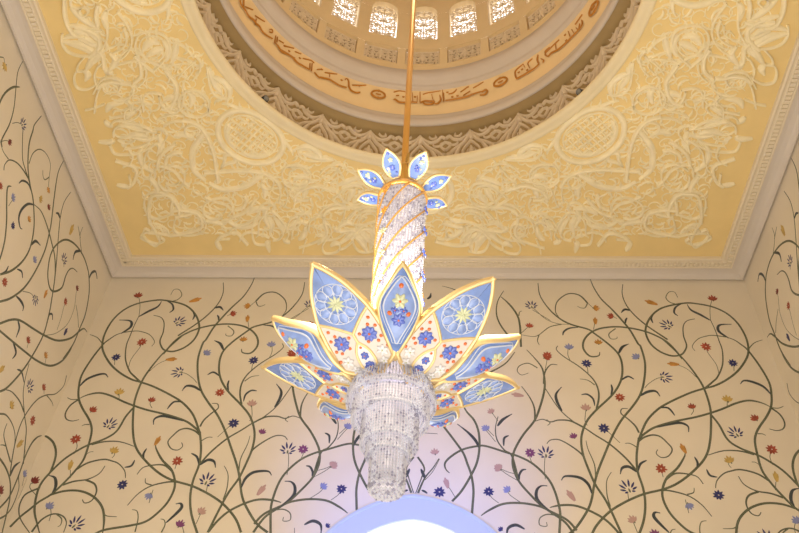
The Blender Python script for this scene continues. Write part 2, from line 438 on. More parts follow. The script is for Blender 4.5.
FL = """
fan:gold 4.5,67 270 9;spray:navy 23.2,124 80 10;fan:dark_red 10,142.5 350 7;fan:orange 48.3,190.3 270 7;fan:light_blue 13.5,197.5 60 8;fan:gold 41,199.4 20 8;fan:dark_red 49,207 85 7;fan:orange 29.4,219 90 7;star:navy 13,225.7 90 7;bud:gold 71.6,229.7 95 14
star:red 0.6,186 90 7;fan:light_blue 35,259.4 90 8;star:red 4.7,282 90 9;spray:navy 35.3,299.7 300 10;bud:orange 45.6,294 95 10;star:red 65.5,301.5 90 8;spray:navy 64.2,259 90 11;fan:dark_red 77.3,288 90 7;bud:navy 65.6,331.8 85 10
fan:red 28.5,339.8 90 8;fan:orange 46,355 90 8;bud:gold 1.5,369.4 70 11;spray:navy 30,386.3 70 12;fan:red 44,387 90 8;fan:gold 12,404.8 80 9;star:red 32.7,420.5 75 10;bud:gold 20,443.8 60 12;fan:light_blue 25,473.4 90 8;fan:dark_red 1.5,489.7 80 9
"""
FCOL = ['navy', 'red', 'dark_red', 'orange', 'gold', 'light_blue', 'purple', 'pink']
M['coral2'] = mat('orange_enamel', (.85, .35, .05), .25, coat=.4)
M['gold_stone'] = mat('amber_stone_inlay', (.58, .40, .12), .35, var=.2, vscale=14)
FM = [M['navy'], M['red'], M['dark_red'], M['orange'], M['gold_stone'], M['light_blue'], M['purple'], M['pink'], M['stem']]
def vine(mb, text, conv, fn, mirror=None):
    for ln in text.strip().split('\n'):
        k, s = ln.split(' ', 1)
        pts = smooth([conv(*p) for p in P(s)], 6)
        if mirror is not None: pts = [(2*mirror-u, v) for u, v in pts]
        if k == 'M': ribbon(mb, pts, lambda t: .0175*(1-.65*max(0, (t-.82)/.18)), .004, fn, 1, 3); ribbon(mb, pts, lambda t: .0115*(1-.8*max(0, (t-.82)/.18)), .003, fn, 0, 3, base=.003)
        elif k == 'B': ribbon(mb, pts, taper(.0165, .006), .004, fn, 1, 3); ribbon(mb, pts, taper(.009, .002), .003, fn, 0, 3, base=.003)
        elif k == 'T': ribbon(mb, pts, taper(.011, .005), .004, fn, 0, 3)
        elif k == 'S': ribbon(mb, pts, .0055, .003, fn, 0, 3)
        elif k == 'L': ribbon(mb, pts, lambda t: .004+.014*math.sin(PI*t)**.7, .006, fn, 2, 3)
        elif k == 'K': ribbon(mb, pts, lambda t: .005+.022*math.sin(PI*min(1, t*1.05+.02 if t < .9 else .96))**.8*(1.1-.45*t), .007, fn, 2, 3)
def petal(mb, c, a, r0, r1, w, fn, mi, bend=0):
    pts = [(c[0]+math.cos(a+bend*t)*(r0+(r1-r0)*t), c[1]+math.sin(a+bend*t)*(r0+(r1-r0)*t)) for t in (0, .25, .5, .75, 1)]
    ribbon(mb, pts, lambda t: .1*w+w*math.sin(PI*min(.98, .12+t*.84)), .006, fn, mi, 3)
def flowers(mb, text, conv, fn, mirror=None):
    for q in text.replace('\n', ';').split(';'):
        if not q.strip(): continue
        kc, xy, an, sz = q.split(); kind, colr = kc.split(':')
        x, y = (float(v) for v in xy.split(',')); a = R(float(an))
        c = conv(x, y); e = conv(x+1, y); px = math.hypot(e[0]-c[0], e[1]-c[1]); r = float(sz)*px*.5*1.04
        if conv is on_left: r = float(sz)*.0155*.56
        if mirror is not None: c = (2*mirror-c[0], c[1]); a = PI-a
        mi = FCOL.index(colr); rnd = random.Random(int(x*7+y))
        if kind == 'star':
            for i in range(9):
                b = a+2*PI*i/9
                petal(mb, c, b, r*.12, r*rnd.uniform(.88, 1.05), r*.20, fn, mi)
        elif kind == 'spray':
            b0 = (c[0]-math.cos(a)*r*.55, c[1]-math.sin(a)*r*.55)
            for d, l in ((-72, 1.15), (-44, 1.45), (-16, 1.65), (12, 1.7), (40, 1.5), (68, 1.2), (100, .7), (-104, .7)):
                petal(mb, b0, a+R(d), r*.38*l, r*l, r*.125, fn, mi)
            petal(mb, b0, a, -r*.2, r*.4, r*.12, fn, 8)
        elif kind == 'fan':
            b0 = (c[0]-math.cos(a)*r*.7, c[1]-math.sin(a)*r*.7)
            for d in (-52, -27, 0, 27, 52):
                petal(mb, b0, a+R(d), r*.1, r*(1.55-.003*abs(d)*2), r*.25, fn, mi)
            petal(mb, b0, a, -r*.25, r*.35, r*.14, fn, 8)
        else:
            b0 = (c[0]-math.cos(a)*r, c[1]-math.sin(a)*r)
            petal(mb, b0, a, 0, r*2, r*.34, fn, mi)
            for d in (-14, 14): petal(mb, b0, a+R(d), r*.1, r*1.6, r*.18, fn, mi)
XM = -.363
def f_back(u, v, h): return (min(max(u, XL+.001), XR-.001), YB-h-.0005, v)
def f_left(u, v, h): return (XL+h+.0005, min(u, YB-.001), v)
def f_right(u, v, h): return (XR-h-.0005, min(u, YB-.001), v)

# ------------------------------------------------------------------ walls
AXc = on_back(413.7, 495.5)[0]; AZ = on_back(413.7, 495.5)[1]      # crown of the arch (outer edge of its band)
AR = 1.72; ABW = .36
def arch_path(r_out, n=20, drop=None):
    """slightly pointed arch, apex kept at AZ-(ABW if inner)"""
    off = AR-r_out; pts = []
    rr = r_out*1.10; cxo = rr-r_out            # two arcs meeting at a soft point
    top = math.sqrt(rr*rr-cxo*cxo)
    zc = AZ-math.sqrt((AR*1.1)**2-(AR*.1)**2)
    a_end = math.acos(cxo/rr)
    L = [(-rr*math.cos(a_end*i/n)+cxo, rr*math.sin(a_end*i/n)) for i in range(n+1)]
    Rr = [(-x, z) for x, z in reversed(L[:-1])]
    return [(AXc+x, zc+z) for x, z in L+Rr], zc
WT = .42
def wall_back():
    mb = MB(); pts, zc = arch_path(AR-ABW)
    ri = AR-ABW
    for y, flip in ((YB, 0), (YB+WT, 1)):
        n = len(pts)
        vs = [(XL, y, 0), (AXc-ri, y, 0), (XL, y, zc), (AXc-ri, y, zc), (XR, y, 0), (AXc+ri, y, 0), (XR, y, zc), (AXc+ri, y, zc)]
        mb.add(vs, [(0, 1, 3, 2), (5, 4, 6, 7)], 0, False)
        top = []
        for i, (x, z) in enumerate(pts):
            # matching point on the outer rectangle
            t = i/(n-1)
            top.append((XL+(XR-XL)*t, ZW))
        vs = [(x, y, z) for x, z in pts]+[(x, y, z) for x, z in top]
        mb.add(vs, [(i, i+1, n+i+1, n+i) for i in range(n-1)], 0, False)
        mb.add([(XL, y, zc), (pts[0][0], y, zc), (XL, y, ZW)], [(0, 1, 2)], 0, False)
        mb.add([(XR, y, zc), (pts[-1][0], y, zc), (XR, y, ZW)], [(0, 1, 2)], 0, False)
    full = [(AXc-ri, 0)]+pts+[(AXc+ri, 0)]
    n = len(full)
    mb.add([(x, YB, z) for x, z in full]+[(x, YB+WT, z) for x, z in full], [(i, i+1, n+i+1, n+i) for i in range(n-1)], 1, False)
    o = mb.build('wall_back', [M['wall'], M['reveal']])
    struct(o, 'cream back wall with inlaid vines and a pointed archway at the bottom', 'wall')
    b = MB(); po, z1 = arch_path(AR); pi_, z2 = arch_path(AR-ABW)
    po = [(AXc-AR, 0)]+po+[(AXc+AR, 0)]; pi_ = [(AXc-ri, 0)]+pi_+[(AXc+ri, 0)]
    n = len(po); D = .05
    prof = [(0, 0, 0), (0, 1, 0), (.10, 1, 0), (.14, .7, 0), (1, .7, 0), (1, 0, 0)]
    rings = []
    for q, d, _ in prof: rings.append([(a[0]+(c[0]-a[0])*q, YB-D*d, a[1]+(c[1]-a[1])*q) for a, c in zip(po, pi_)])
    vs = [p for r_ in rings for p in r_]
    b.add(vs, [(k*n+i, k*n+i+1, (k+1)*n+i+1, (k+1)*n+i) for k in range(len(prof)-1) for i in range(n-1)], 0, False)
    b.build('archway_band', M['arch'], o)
    v = MB(); vine(v, VB, on_back, f_back); vine(v, VB, on_back, f_back, XM); vine(v, VR, on_back, f_back); vine(v, VR, on_back, f_back, XM)
    v = clip_arch(v); v.build('vine_inlay', [M['stem'], M['stemdk'], M['leaf']], o)
    v = MB(); flowers(v, FB, on_back, f_back); flowers(v, FB, on_back, f_back, XM); flowers(v, FR, on_back, f_back); flowers(v, FR, on_back, f_back, XM)
    v = clip_arch(v); v.build('flower_inlay', FM, o)
    return o
def clip_arch(mb):
    """drop faces that would run across the arch band or under the archway"""
    rr = AR*1.10; cxo = rr-AR; zc = AZ-math.sqrt(rr*rr-cxo*cxo)
    def inside(v):
        x, z = abs(v[0]-AXc), v[2]-zc
        return (z < 0 and x < AR) or (z >= 0 and math.hypot(x+cxo, z) < rr)
    o = MB(); o.v = mb.v
    for f, m, s in zip(mb.f, mb.m, mb.sm):
        if not any(inside(mb.v[i]) for i in f): o.f.append(f); o.m.append(m); o.sm.append(s)
    return o
wb = wall_back()
def side(name, x0, x1, fn, label):
    mb = MB(); mb.box((x0, YF, 0), (x1, YB+WT, ZW+.02))
    o = mb.build(name, M['wall']); struct(o, label, 'wall')
    v = MB(); vine(v, VL, on_left, fn); v.build('vine_inlay', [M['stem'], M['stemdk'], M['leaf']], o)
    v = MB(); flowers(v, FL, on_left, fn); v.build('flower_inlay', FM, o)
mb = MB()
mb.box((XL-.4, YF-.4, 0), (-2.3, YF, ZW+.02)); mb.box((2.1, YF-.4, 0), (XR+.4, YF, ZW+.02)); mb.box((-2.3, YF-.4, 4.2), (2.1, YF, ZW+.02))
struct(mb.build('wall_front', M['wall']), 'plain cream front wall with a tall doorway behind the viewer', 'wall')
side('wall_left', XL-.4, XL, f_left, 'cream left wall with inlaid flowering vines')
side('wall_right', XR, XR+.4, f_right, 'cream right wall with inlaid flowering vines')
mb = MB(); mb.box((XL-.4, YF-4, -.2), (XR+.4, YB+6, 0)); struct(mb.build('floor', M['floor']), 'white marble floor of the hall', 'floor')

# ------------------------------------------------------------------ cornice
def sweep(prof, mi, mb, inset=0.0):
    loops = []
    for off, z in prof:
        loops.append([(XL+off, YF+off, ZW+z), (XR-off, YF+off, ZW+z), (XR-off, YB-off, ZW+z), (XL+off, YB-off, ZW+z)])
    k = len(prof); vs = [p for l in loops for p in l]
    mb.add(vs, [(i*4+j, i*4+(j+1) % 4, (i+1)*4+(j+1) % 4, (i+1)*4+j) for i in range(k-1) for j in range(4)], mi, False)
mb = MB()
sweep([(-.01, -.001), (.032, -.001), (.032, -.05), (.05, -.053), (.062, -.03), (.085, -.005), (.12, .018), (.20, .028), (.275, .025), (.285, .0)], 0, mb)
sweep([(.285, .0), (.29, -.012), (.31, -.016), (.325, -.012), (.33, .008), (.42, .012), (.43, .02), (.47, .02), (.475, -.005), (.49, -.016), (.51, -.016), (.525, -.005), (.53, .075)], 1, mb)
t = .33
for i in range(int((XR-XL-.7)/.075)):
    x = XL+.36+i*.075
    mb.box((x, YB-.415, ZW-.014), (x+.042, YB-.335, ZW+.014), 1); 
    y = YF+.36+i*.075
    mb.box((XL+.335, y, ZW-.014), (XL+.415, y+.042, ZW+.014), 1); mb.box((XR-.415, y, ZW-.014), (XR-.335, y+.042, ZW+.014), 1)
struct(mb.build('trim_1', [M['cove'], M['strip']]), 'grey cove cornice with a cream row of dentils around the ceiling', 'cornice')

# ------------------------------------------------------------------ ceiling with the round opening
RO = 3.21
def ceiling():
    mb = MB(); n = 96; ins = .50
    x0, x1, y0, y1 = XL+ins-CX, XR-ins-CX, YF+ins-CY, YB-ins-CY
    inner = []; outer = []
    for i in range(n):
        a = 2*PI*(i+.5)/n; s, c = math.sin(a), math.cos(a)
        k = 1/max(abs(s)/abs(x1 if s > 0 else x0), abs(c)/abs(y1 if c > 0 else y0))
        inner.append((CX+s*(RO+.05), CY+c*(RO+.05), ZC)); outer.append((CX+s*k, CY+c*k, ZC))
    corners = []
    mb.add(inner+outer, [(i, (i+1) % n, n+(i+1) % n, n+i) for i in range(n)], 0, False)
    for sx, sy in ((x0, y0), (x0, y1), (x1, y0), (x1, y1)):          # fill the cut corners
        a = math.atan2(sx, sy); idx = [i for i in range(n) if (outer[i][0]-CX)*sx > 0 and (outer[i][1]-CY)*sy > 0]
        best = sorted(idx, key=lambda i: (outer[i][0]-CX-sx)**2+(outer[i][1]-CY-sy)**2)[:2]
        mb.add([outer[best[0]], outer[best[1]], (CX+sx, CY+sy, ZC)], [(0, 1, 2)], 0, False)
    o = mb.build('ceiling', M['ceil'])
    return struct(o, 'yellow plaster ceiling covered in carved cream arabesques around a round opening', 'ceiling')
ceil = ceiling()

# carved curves, photo pixels of the left and back-left parts, repeated by the ceiling's own symmetry.
# W strong band, N normal, I fine line, V leaf
KC = """
N 154.6,70 160.5,64 168,55.7 170.3,45.6 165.6,35.5 153,31 140.3,33.8 135.7,44 138.6,55.7 145,64 155,72
I 153,35 162,38.5 166.5,46 164,55 158,60.5
I 153,35 144,37.5 139.5,45 142,54 148,61
V 143,50 150,42 160,43
V 147,56 157,50 164,48
I 150,58 158,56 163,50
N 120,63.3 130,60.8 142,59 153.8,61.7 165.6,67.6 170.7,72.6 169,81
N 118,11 127.6,23.6 132.7,37.2 130,49 122.8,57.4 114.3,60.8
W 65.3,-6 65.3,13.5 69.6,27 76.3,34.6 85.6,35.5
V 71.3,6.8 77.2,13.5 87.3,22 97.4,27
V 74.6,30.4 87.3,33 102.5,29.6
N 74.6,29 85,28 100,27
V 62,40.5 73.8,44 85.6,49 97.4,55.7
V 78.9,38 90.7,43 102.5,48
V 70,42 84,45 100,56
N 62.8,33 62.8,42.2 68.7,50.7 80.5,55 90.7,55
N 103.3,17 107.6,25.3 107.6,37.2 103.3,47.3 97.4,54
W 99,3.4 96.6,13.5 98.3,25.3
N 71.3,-4 72,5 80.5,7.5 84.8,6.4 89,11 84,15.5 79.7,11 82,7
I 121,32 121,40.5 114.3,45.6 106,47.3
I 112,43 116,38 120,42 114,46
W 98,50 103,54 104,60 105,68
V 105,66 108,72 114,72
N 85.6,55.7 78.9,64 78,70 84,70
N 97.4,84.5 95,76 97.4,67.6 102.5,62.5
N 84,70 76.3,71.8 74.6,79.4 78,87 87.3,88.7 95.7,84.5 98.3,80
V 84,70 88,74 86,80
W 98.3,87.8 104,82.8 114.3,81 124.5,82.8 132,82.8
N 95,112 97.6,93.5 105.2,83.4 118.7,81.7 130.5,83.4 134.3,90 128.9,96.9 118.7,99.4
I 102.7,86 108.6,91 117,91 121,86
V 107,111 110.3,105.3 123.8,102
N 125.5,120.5 125.5,111 132.2,106.7 140.7,109.5 137.3,116.3 127,120.5
V 127,118 132,112 137,111
N 144,110.4 144,96.9 150.8,91.8 162.6,93.5
N 159.3,95.2 162.6,103.6 172.8,112 182,107 183.8,95.2 183,86.8
I 174.5,86.8 176,105.3
I 163,94 166,102 173,108 179.5,104 180.5,95
V 164,100 172,97 180,99
N 114.5,135.7 114.5,129 122,124.3 132.2,127.3 144,129.8 157.6,130.7
N 110.3,144 115.3,152.6 128.9,153.5 142.4,151 155.9,142.5
I 118,139 124,143 130.5,142.5 136,138.5 128,136 120,138
V 135,137 147,139 158,136
V 114,139 110,142 99,141
N 144,166 145.7,154.3 152.5,145.9 159.3,142.5 157.6,154.3
W 166,162.8 167.7,156 176,151.8 183,152.6
N 164.3,124 174.5,120.5 189.7,120.5
V 174.5,135.7 184,134 194,138
V 105,120 108,124 113,126
W 116,160 125,163 134,166 137,172 134,182 128,187
N 143,163 142,170 137,174
V 129,186 123,186 117,184
W 150,222 149,208 152,196 162,193.5 172,196 179,207 180,214
N 150,222 155,229 159,238
N 160,171 170,165 182,168 185,178 180,188 168,190 160,184 159,176
I 164,174 172,170 179,174 180,181 173,185 166,182
V 150,177 156,185 159,193
N 176,217 174,228 182,234 195,234 204,230 206,222 202,215
W 176,216 186,214 196,211 200,215
N 143,234 148,240 156,245 160,240 158,234
N 143,234 145,228 150,230
W 205,172 222,171 240,170 262,172 275,178 281,187
V 209,182 222,189 236,188 248,184
V 232,190 246,186 258,178 266,172
N 262,180 268,176 274,180 272,187 264,187 261,182
N 205,196 216,201 226,204 234,212 231,218 222,220
W 233,216 244,212 252,204 256,197
V 249,212 258,208 270,208
N 256,210 264,203 272,202 276,208
N 259,234 259,224 263,216 272,211 280,217 286,226 289,234 285,239
V 268,216 272,224 270,232
V 275,218 282,226 283,234
N 240,240 243,234 250,231 258,232
V 228,220 238,226 250,226 258,222
N 216,242 219,239 230,238
N 295,227 297,219 303,213 312,212
"""
KM = """
N 296,168 288,165 282.5,172 284,181 291,186 300,187 308,182 311,174 306,167 297,164 287,166
I 289,176 298,175.6 309,176.5
I 293,168 300,167 306,172 306,179 300,183 293,182 288,177
V 294,179 302,176 310,178
N 285,185 288,193 287,201 284,206
W 295,200 297,193 305,188 316,185 325,187 334,190
V 297,148 308,146 318,152 322,158
V 305,153 316,157 333,158
N 298,147 300,155 310,160 334,159
I 300,150 310,149 320,153
I 301,153 310,152 320,156
N 321,172 328,166 338,163 346,166
N 324,182 332,176 340,166
I 320,180 330,170 340,172 345,180
I 326,186 330,178 338,184 334,192
I 322,175 330,182 340,176 346,184
N 346,168 354,172 360,178
V 340,184 350,180 358,177
V 342,188 352,184 362,186
I 334,165 338,176 336,190
N 320,212 326,206 336,203 344,204
W 324,214 330,208 342,206 350,208
N 300,206 305,213 303,221 297,222
N 318,243 330,235 331,227 326,222 318,226
N 292,238 294,226 300,220 308,222
V 345,238 355,230 366,229
W 352,238 360,230 370,228 378,236
V 366,229 376,234 381,243
V 364,232 371,240 370,250
V 340,243 350,236 360,231
N 352,216 356,210 352,204 344,200
N 353,222 358,214 366,210 376,210
V 376,221 384,221 391,218
V 338,228 346,222 354,224
N 307,238 304,246 303,252
"""
def med_local(px, py):             # around the medallion on the left diagonal: (tangent, outward)
    x, y = on_ceiling(px, py); a = math.atan2(x, y); a0 = -PI/4
    r = math.hypot(x, y); return (r*math.sin(a-a0), r*math.cos(a-a0))
SYM = [(1, 1, 0), (-1, 1, 0), (1, -1, 0), (-1, -1, 0), (1, 1, 1), (-1, 1, 1), (1, -1, 1), (-1, -1, 1)]
def scroll(c, r, a, turn, n=13):
    return [(c[0]+r*(1-.72*t/n)*math.cos(a+turn*4.6*t/n), c[1]+r*(1-.72*t/n)*math.sin(a+turn*4.6*t/n)) for t in range(n+1)]
def relief():
    base = []
    for txt in (KC, KM):
        for ln in txt.strip().split('\n'):
            k, s = ln.split(' ', 1); pts = [on_ceiling(*p) for p in P(s)]
            # bring every stroke into one octant (x<0, |x|>=y>=0): side of the left wall
            mx, my = sum(p[0] for p in pts)/len(pts), sum(p[1] for p in pts)/len(pts)
            pts = smooth(pts, 4)
            if my > -mx: pts = [(-v, -u) for u, v in pts]
            base.append((k, pts))
    rnd = random.Random(11); done = []
    keep = lambda c: c[0] < -.05 and 0.03 < c[1] < -c[0]-.03 and -c[0] < 4.9 and math.hypot(*c) > 3.54
    meds = [(-3.89, 0), (-2.78, 2.78)]
    tries = 0
    while tries < 9000:
        tries += 1; c = (-rnd.uniform(2.5, 4.9), rnd.uniform(.03, 4.8))
        if not keep(c) or any(math.hypot(c[0]-m[0], c[1]-m[1]) < .56 for m in meds): continue
        if any((c[0]-d[0])**2+(c[1]-d[1])**2 < .142**2 for d in done): continue
        done.append(c)
        base.append(('F', smooth(scroll(c, rnd.uniform(.09, .16), rnd.uniform(0, 2*PI), rnd.choice((-1, 1))), 2)))
        if rnd.random() < .7:
            a = rnd.uniform(0, 2*PI); l = rnd.uniform(.08, .16)
            base.append(('G', [(c[0]+math.cos(a+.5*t)*l*t, c[1]+math.sin(a+.5*t)*l*t) for t in (-1, -.5, 0, .5, 1)]))
    W = {'W': (.033, .075), 'N': (.0165, .062), 'I': (.011, .045), 'F': (.014, .022), 'G': (.03, .024)}
    mb = MB()
    rj = random.Random(4); jit = 0
    for fx, fy, sw in SYM:
        def fn(u, v, h):
            if h > .01: h += jit
            if sw: u, v = -v, -u
            return (CX+u*fx, CY+v*fy, ZC-h+.004)
        for k, pts in base:
            jit = rj.uniform(-.006, .006)
            if k == 'V': ribbon(mb, pts, lambda t: .016+.042*math.sin(PI*min(1, t*.92+.06)), .05, fn, 0, 4)
            elif k == 'G': ribbon(mb, pts, lens(.022), .030, fn, 0, 4)
            elif k == 'F': ribbon(mb, pts, taper(.0115, .007), .028, fn, 0, 3)
            else: ribbon(mb, pts, W[k][0], W[k][1], fn, 0, 5 if k == 'W' else 4)
    mb.build('relief_scrollwork', M['relief'], ceil)
relief()
def medallion():
    mb = MB(); r0 = 3.89
    def fn(u, v, h): return (u*1.08, r0+v*1.06, -h+.004)
    out = [(0, .50), (.22, .45), (.42, .30), (.52, .08), (.50, -.14), (.40, -.32), (.36, -.40), (.46, -.42), (.25, -.43), (0, -.44)]
    ring = [(.0, .47), (.2, .44), (.37, .33), (.49, .15), (.51, -.05), (.44, -.24), (.30, -.36), (.14, -.41), (0, -.42)]
    ring = ring+[(-x, y) for x, y in reversed(ring[1:-1])]
    ribbon(mb, smooth(ring, 5, True), .048, .065, fn, 0, 5, True)
    inner = [(x*.80, y*.80) for x, y in ring]
    ribbon(mb, smooth(inner, 4, True), .016, .035, fn, 0, 3, True)
    for s in (-1, 1):                                   # finial and corner spikes
        ribbon(mb, smooth([(s*.02, .47), (s*.09, .56), (s*.03, .68), (0, .82)], 4), taper(.05, .015), .05, fn, 0, 4)
        ribbon(mb, smooth([(s*.40, -.3), (s*.56, -.26), (s*.66, -.20)], 4), taper(.04, .01), .045, fn, 0, 4)
        for q in (.075, .16, .27):                      # lattice
            ribbon(mb, [(s*q, .34-q*.5), (s*q, 0), (s*q, -.32+q*.4)], .011, .05, fn, 0, 4)
        for i, v in enumerate((.24, .12, 0, -.12, -.23)):
            for j, q in enumerate((.115, .215, .33)):
                if j == 2 and i in (0, 4): continue
                ribbon(mb, smooth(scroll((s*q, v), .034, q*29+v*35, s if (i+j) % 2 else -s), 2), taper(.013, .010), .036, fn, 0, 3)
        ribbon(mb, smooth([(s*.05, .33), (s*.2, .30), (s*.33, .16), (s*.38, -.02)], 4), lens(.05), .04, fn, 0, 4)
    ribbon(mb, [(0, .38), (0, 0), (0, -.34)], .02, .045, fn, 0, 4)
    for v, w in ((.30, .22), (.18, .36), (.06, .40), (-.06, .40), (-.18, .34), (-.28, .22)):
        ribbon(mb, [(-w, v), (0, v), (w, v)], .011, .045, fn, 0, 4)
    o = mb.build('carved_medallion', M['relief'], ceil); o.location = (CX, CY, ZC); return o
m0 = medallion()
for k in range(8):
    o = m0 if k == 0 else m0.copy()
    if k: COL.objects.link(o); o.parent = ceil
    o.rotation_euler.z = k*PI/4

# ------------------------------------------------------------------ drum and dome above the opening
Z = lambda z: z+1.6
RF, RB, RW = 3.40, 3.22, 3.10
drum = MB()
drum.lathe([(RF+.02, Z(10.70)), (RF, Z(10.74)), (RF, Z(11.60)), (3.20, Z(11.605))], 96, (CX, CY, 0), 0)  # soffit ring at the top wears the same shade-darkened colour
drum.lathe([(RB, Z(11.95)), (RB, Z(12.00)), (RB-.02, Z(12.4)), (RB-.05, Z(12.78)), (RB-.05, Z(13.3))], 96, (CX, CY, 0), 1)
NB = 24
zp0, zp1, zw0, zws, zw1, zt = Z(13.50), Z(14.08), Z(14.47), Z(15.55), Z(15.90), Z(16.5)
def bay_fn(k):
    a0 = k*2*PI/NB
    return lambda u, v, h: (CX+(RW+h)*math.sin(a0+u), CY+(RW+h)*math.cos(a0+u), v)
HW, HP, HB = R(5.2), R(6.1), PI/NB
def arch_pts():
    return [(HW*math.cos(PI*i/12), zws+(zw1-zws)*math.sin(PI*i/12)**.8) for i in range(13)]
for k in range(NB):
    f = bay_fn(k)
    def quad(u0, u1, v0, v1, mi=2, h=0):
        n = 4; vs = []
        for i in range(n+1):
            u = u0+(u1-u0)*i/n; vs += [f(u, v0, h), f(u, v1, h)]
        drum.add(vs, [(2*i, 2*i+2, 2*i+3, 2*i+1) for i in range(n)], mi)
    quad(-HB, HB, Z(13.28), zp0)
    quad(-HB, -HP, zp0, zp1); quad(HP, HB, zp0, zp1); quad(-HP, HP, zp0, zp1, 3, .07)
    quad(-HB, HB, zp1, zw0)
    quad(-HB, -HW, zw0, zws); quad(HW, HB, zw0, zws)
    ap = arch_pts()
    vs = []
    for i, (u, v) in enumerate(ap): vs += [f(u, v, 0), f(HB-2*HB*i/12, zt, 0)]
    drum.add(vs, [(2*i, 2*i+2, 2*i+3, 2*i+1) for i in range(12)], 2)
    drum.add([f(HB, zws, 0), f(HW, zws, 0), f(HB, zt, 0)], [(0, 1, 2)], 2, False); drum.add([f(-HB, zws, 0), f(-HW, zws, 0), f(-HB, zt, 0)], [(0, 1, 2)], 2, False)
    loop = [(HW, zw0)]+ap+[(-HW, zw0)]; n = len(loop)
    drum.add([f(u, v, 0) for u, v in loop]+[f(u, v, .28) for u, v in loop], [(i, (i+1) % n, n+(i+1) % n, n+i) for i in range(n)], 2, False)
    lp = [(HP, zp0), (HP, zp1), (-HP, zp1), (-HP, zp0)]
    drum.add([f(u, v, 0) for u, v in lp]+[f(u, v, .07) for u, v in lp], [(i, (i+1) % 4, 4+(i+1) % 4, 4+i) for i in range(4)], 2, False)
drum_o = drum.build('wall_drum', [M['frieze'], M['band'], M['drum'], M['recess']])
struct(drum_o, 'round drum under the dome with carved frieze, gilded lettering and arched windows', 'drum wall')
mb = MB(); mb.lathe([(RW+.0, zt-.01)]+[(RW*math.cos(R(t)), zt+RW*.9*math.sin(R(t))) for t in range(0, 89, 6)]+[(.02, zt+RW*.9)], 64, (CX, CY, 0))
struct(mb.build('ceiling_dome', M['drum']), 'plain beige dome shell above the windows', 'dome')
mb = MB(); mb.lathe([(RO+.20, ZC+.004), (RO+.19, ZC-.03), (RO+.165, ZC-.045), (RO+.14, ZC-.03), (RO+.10, ZC-.028), (RO+.05, ZC-.045), (RO, ZC-.02), (RO, ZC+.05), (RO+.03, ZC+.09), (RF+.03, ZC+.10)], 128, (CX, CY, 0))
struct(mb.build('trim_2', M['rim']), 'smooth pale moulded rim around the round ceiling opening', 'rim')
mb = MB(); mb.lathe([(3.205, Z(11.61)), (3.20, Z(11.59)), (3.165, Z(11.63)), (3.15, Z(11.70)), (3.16, Z(11.78)), (3.19, Z(11.82)), (3.185, Z(11.86)), (3.195, Z(11.93)), (3.21, Z(11.96)), (RB+.01, Z(11.97))], 128, (CX, CY, 0))
struct(mb.build('trim_3', M['roll']), 'grey rounded moulding between carved frieze and lettering band', 'moulding')
mb = MB(); mb.lathe([(RB-.04, Z(12.70)), (3.13, Z(12.72)), (3.11, Z(12.76)), (3.13, Z(12.80)), (3.11, Z(12.83)), (3.06, Z(12.86)), (3.02, Z(12.93)), (3.01, Z(13.03)), (3.03, Z(13.13)), (3.06, Z(13.17)), (3.05, Z(13.22)), (3.09, Z(13.24)), (3.09, Z(13.30)), (RW+.01, Z(13.32))], 128, (CX, CY, 0))
struct(mb.build('trim_4', M['roll']), 'grey rounded moulding between lettering band and windows', 'moulding')

# carved frieze: palmettes in pointed arches, 24 repeats
def frieze():
    mb = MB(); z0, z1 = Z(10.76), Z(11.58); H = z1-z0; Wd = 2*PI*RF/NB
    tear = [(0, .62), (.10, .44), (.17, .26), (.13, .08), (0, .02)]
    arc = [(.5, 0), (.42, .25), (.30, .42), (.16, .56), (.05, .78), (0, .95)]
    wave = [(0, .95), (.10, .80), (.22, .72), (.34, .78), (.42, .90), (.5, .82)]
    for k in range(NB):
        a0 = 2*PI*k/NB
        def fn(u, v, h):
            a = a0+u*Wd/RF; return (CX+(RF-h)*math.sin(a), CY+(RF-h)*math.cos(a), z0+v*H)
        def rb(pts, w, h, sec=4):
            # widths are metres; u is in motif widths, v in heights: work in metres
            q = [(x*Wd, y*H) for x, y in pts]
            ribbon(mb, smooth(q, 5), w, h, lambda u, v, hh: fn(u/Wd, v/H, hh), 0, sec)
        for s in (-1, 1):
            m = lambda p: [(s*x, y) for x, y in p]
            rb(m(tear), .022, .05); rb(m(arc), .026, .06); rb(m(wave), .024, .05)
            rb(m([(.03, .12), (.09, .2), (.06, .32), (.0, .30)]), .016, .04, 3)
            rb(m([(.5, .1), (.40, .12), (.36, .22), (.42, .30), (.5, .26)]), .018, .045, 3)
            rb(m([(.5, .42), (.44, .5), (.40, .62), (.5, .70)]), .02, .045)
            rb(m([(.5, .72), (.40, .60), (.30, .58), (.26, .66)]), .018, .045, 3)
            rb(m([(.18, .95), (.24, .86), (.32, .90), (.30, .98)]), .018, .045, 3)
            rb(m([(.20, .50), (.28, .30), (.30, .14), (.26, .04)]), lambda t: .012+.03*math.sin(PI*t), .045, 4)
            rb(m([(.06, .70), (.13, .66), (.17, .74), (.12, .82)]), .016, .04, 3)
            rb(m([(.46, .02), (.40, .04), (.34, .02)]), .02, .04, 3)
        rb([(0, .10), (0, .26), (0, .42)], lambda t: .012+.04*math.sin(PI*t), .05)
        rb([(0, .66), (0, .78), (0, .92)], lambda t: .012+.04*math.sin(PI*t), .055)
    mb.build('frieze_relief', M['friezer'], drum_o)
frieze()

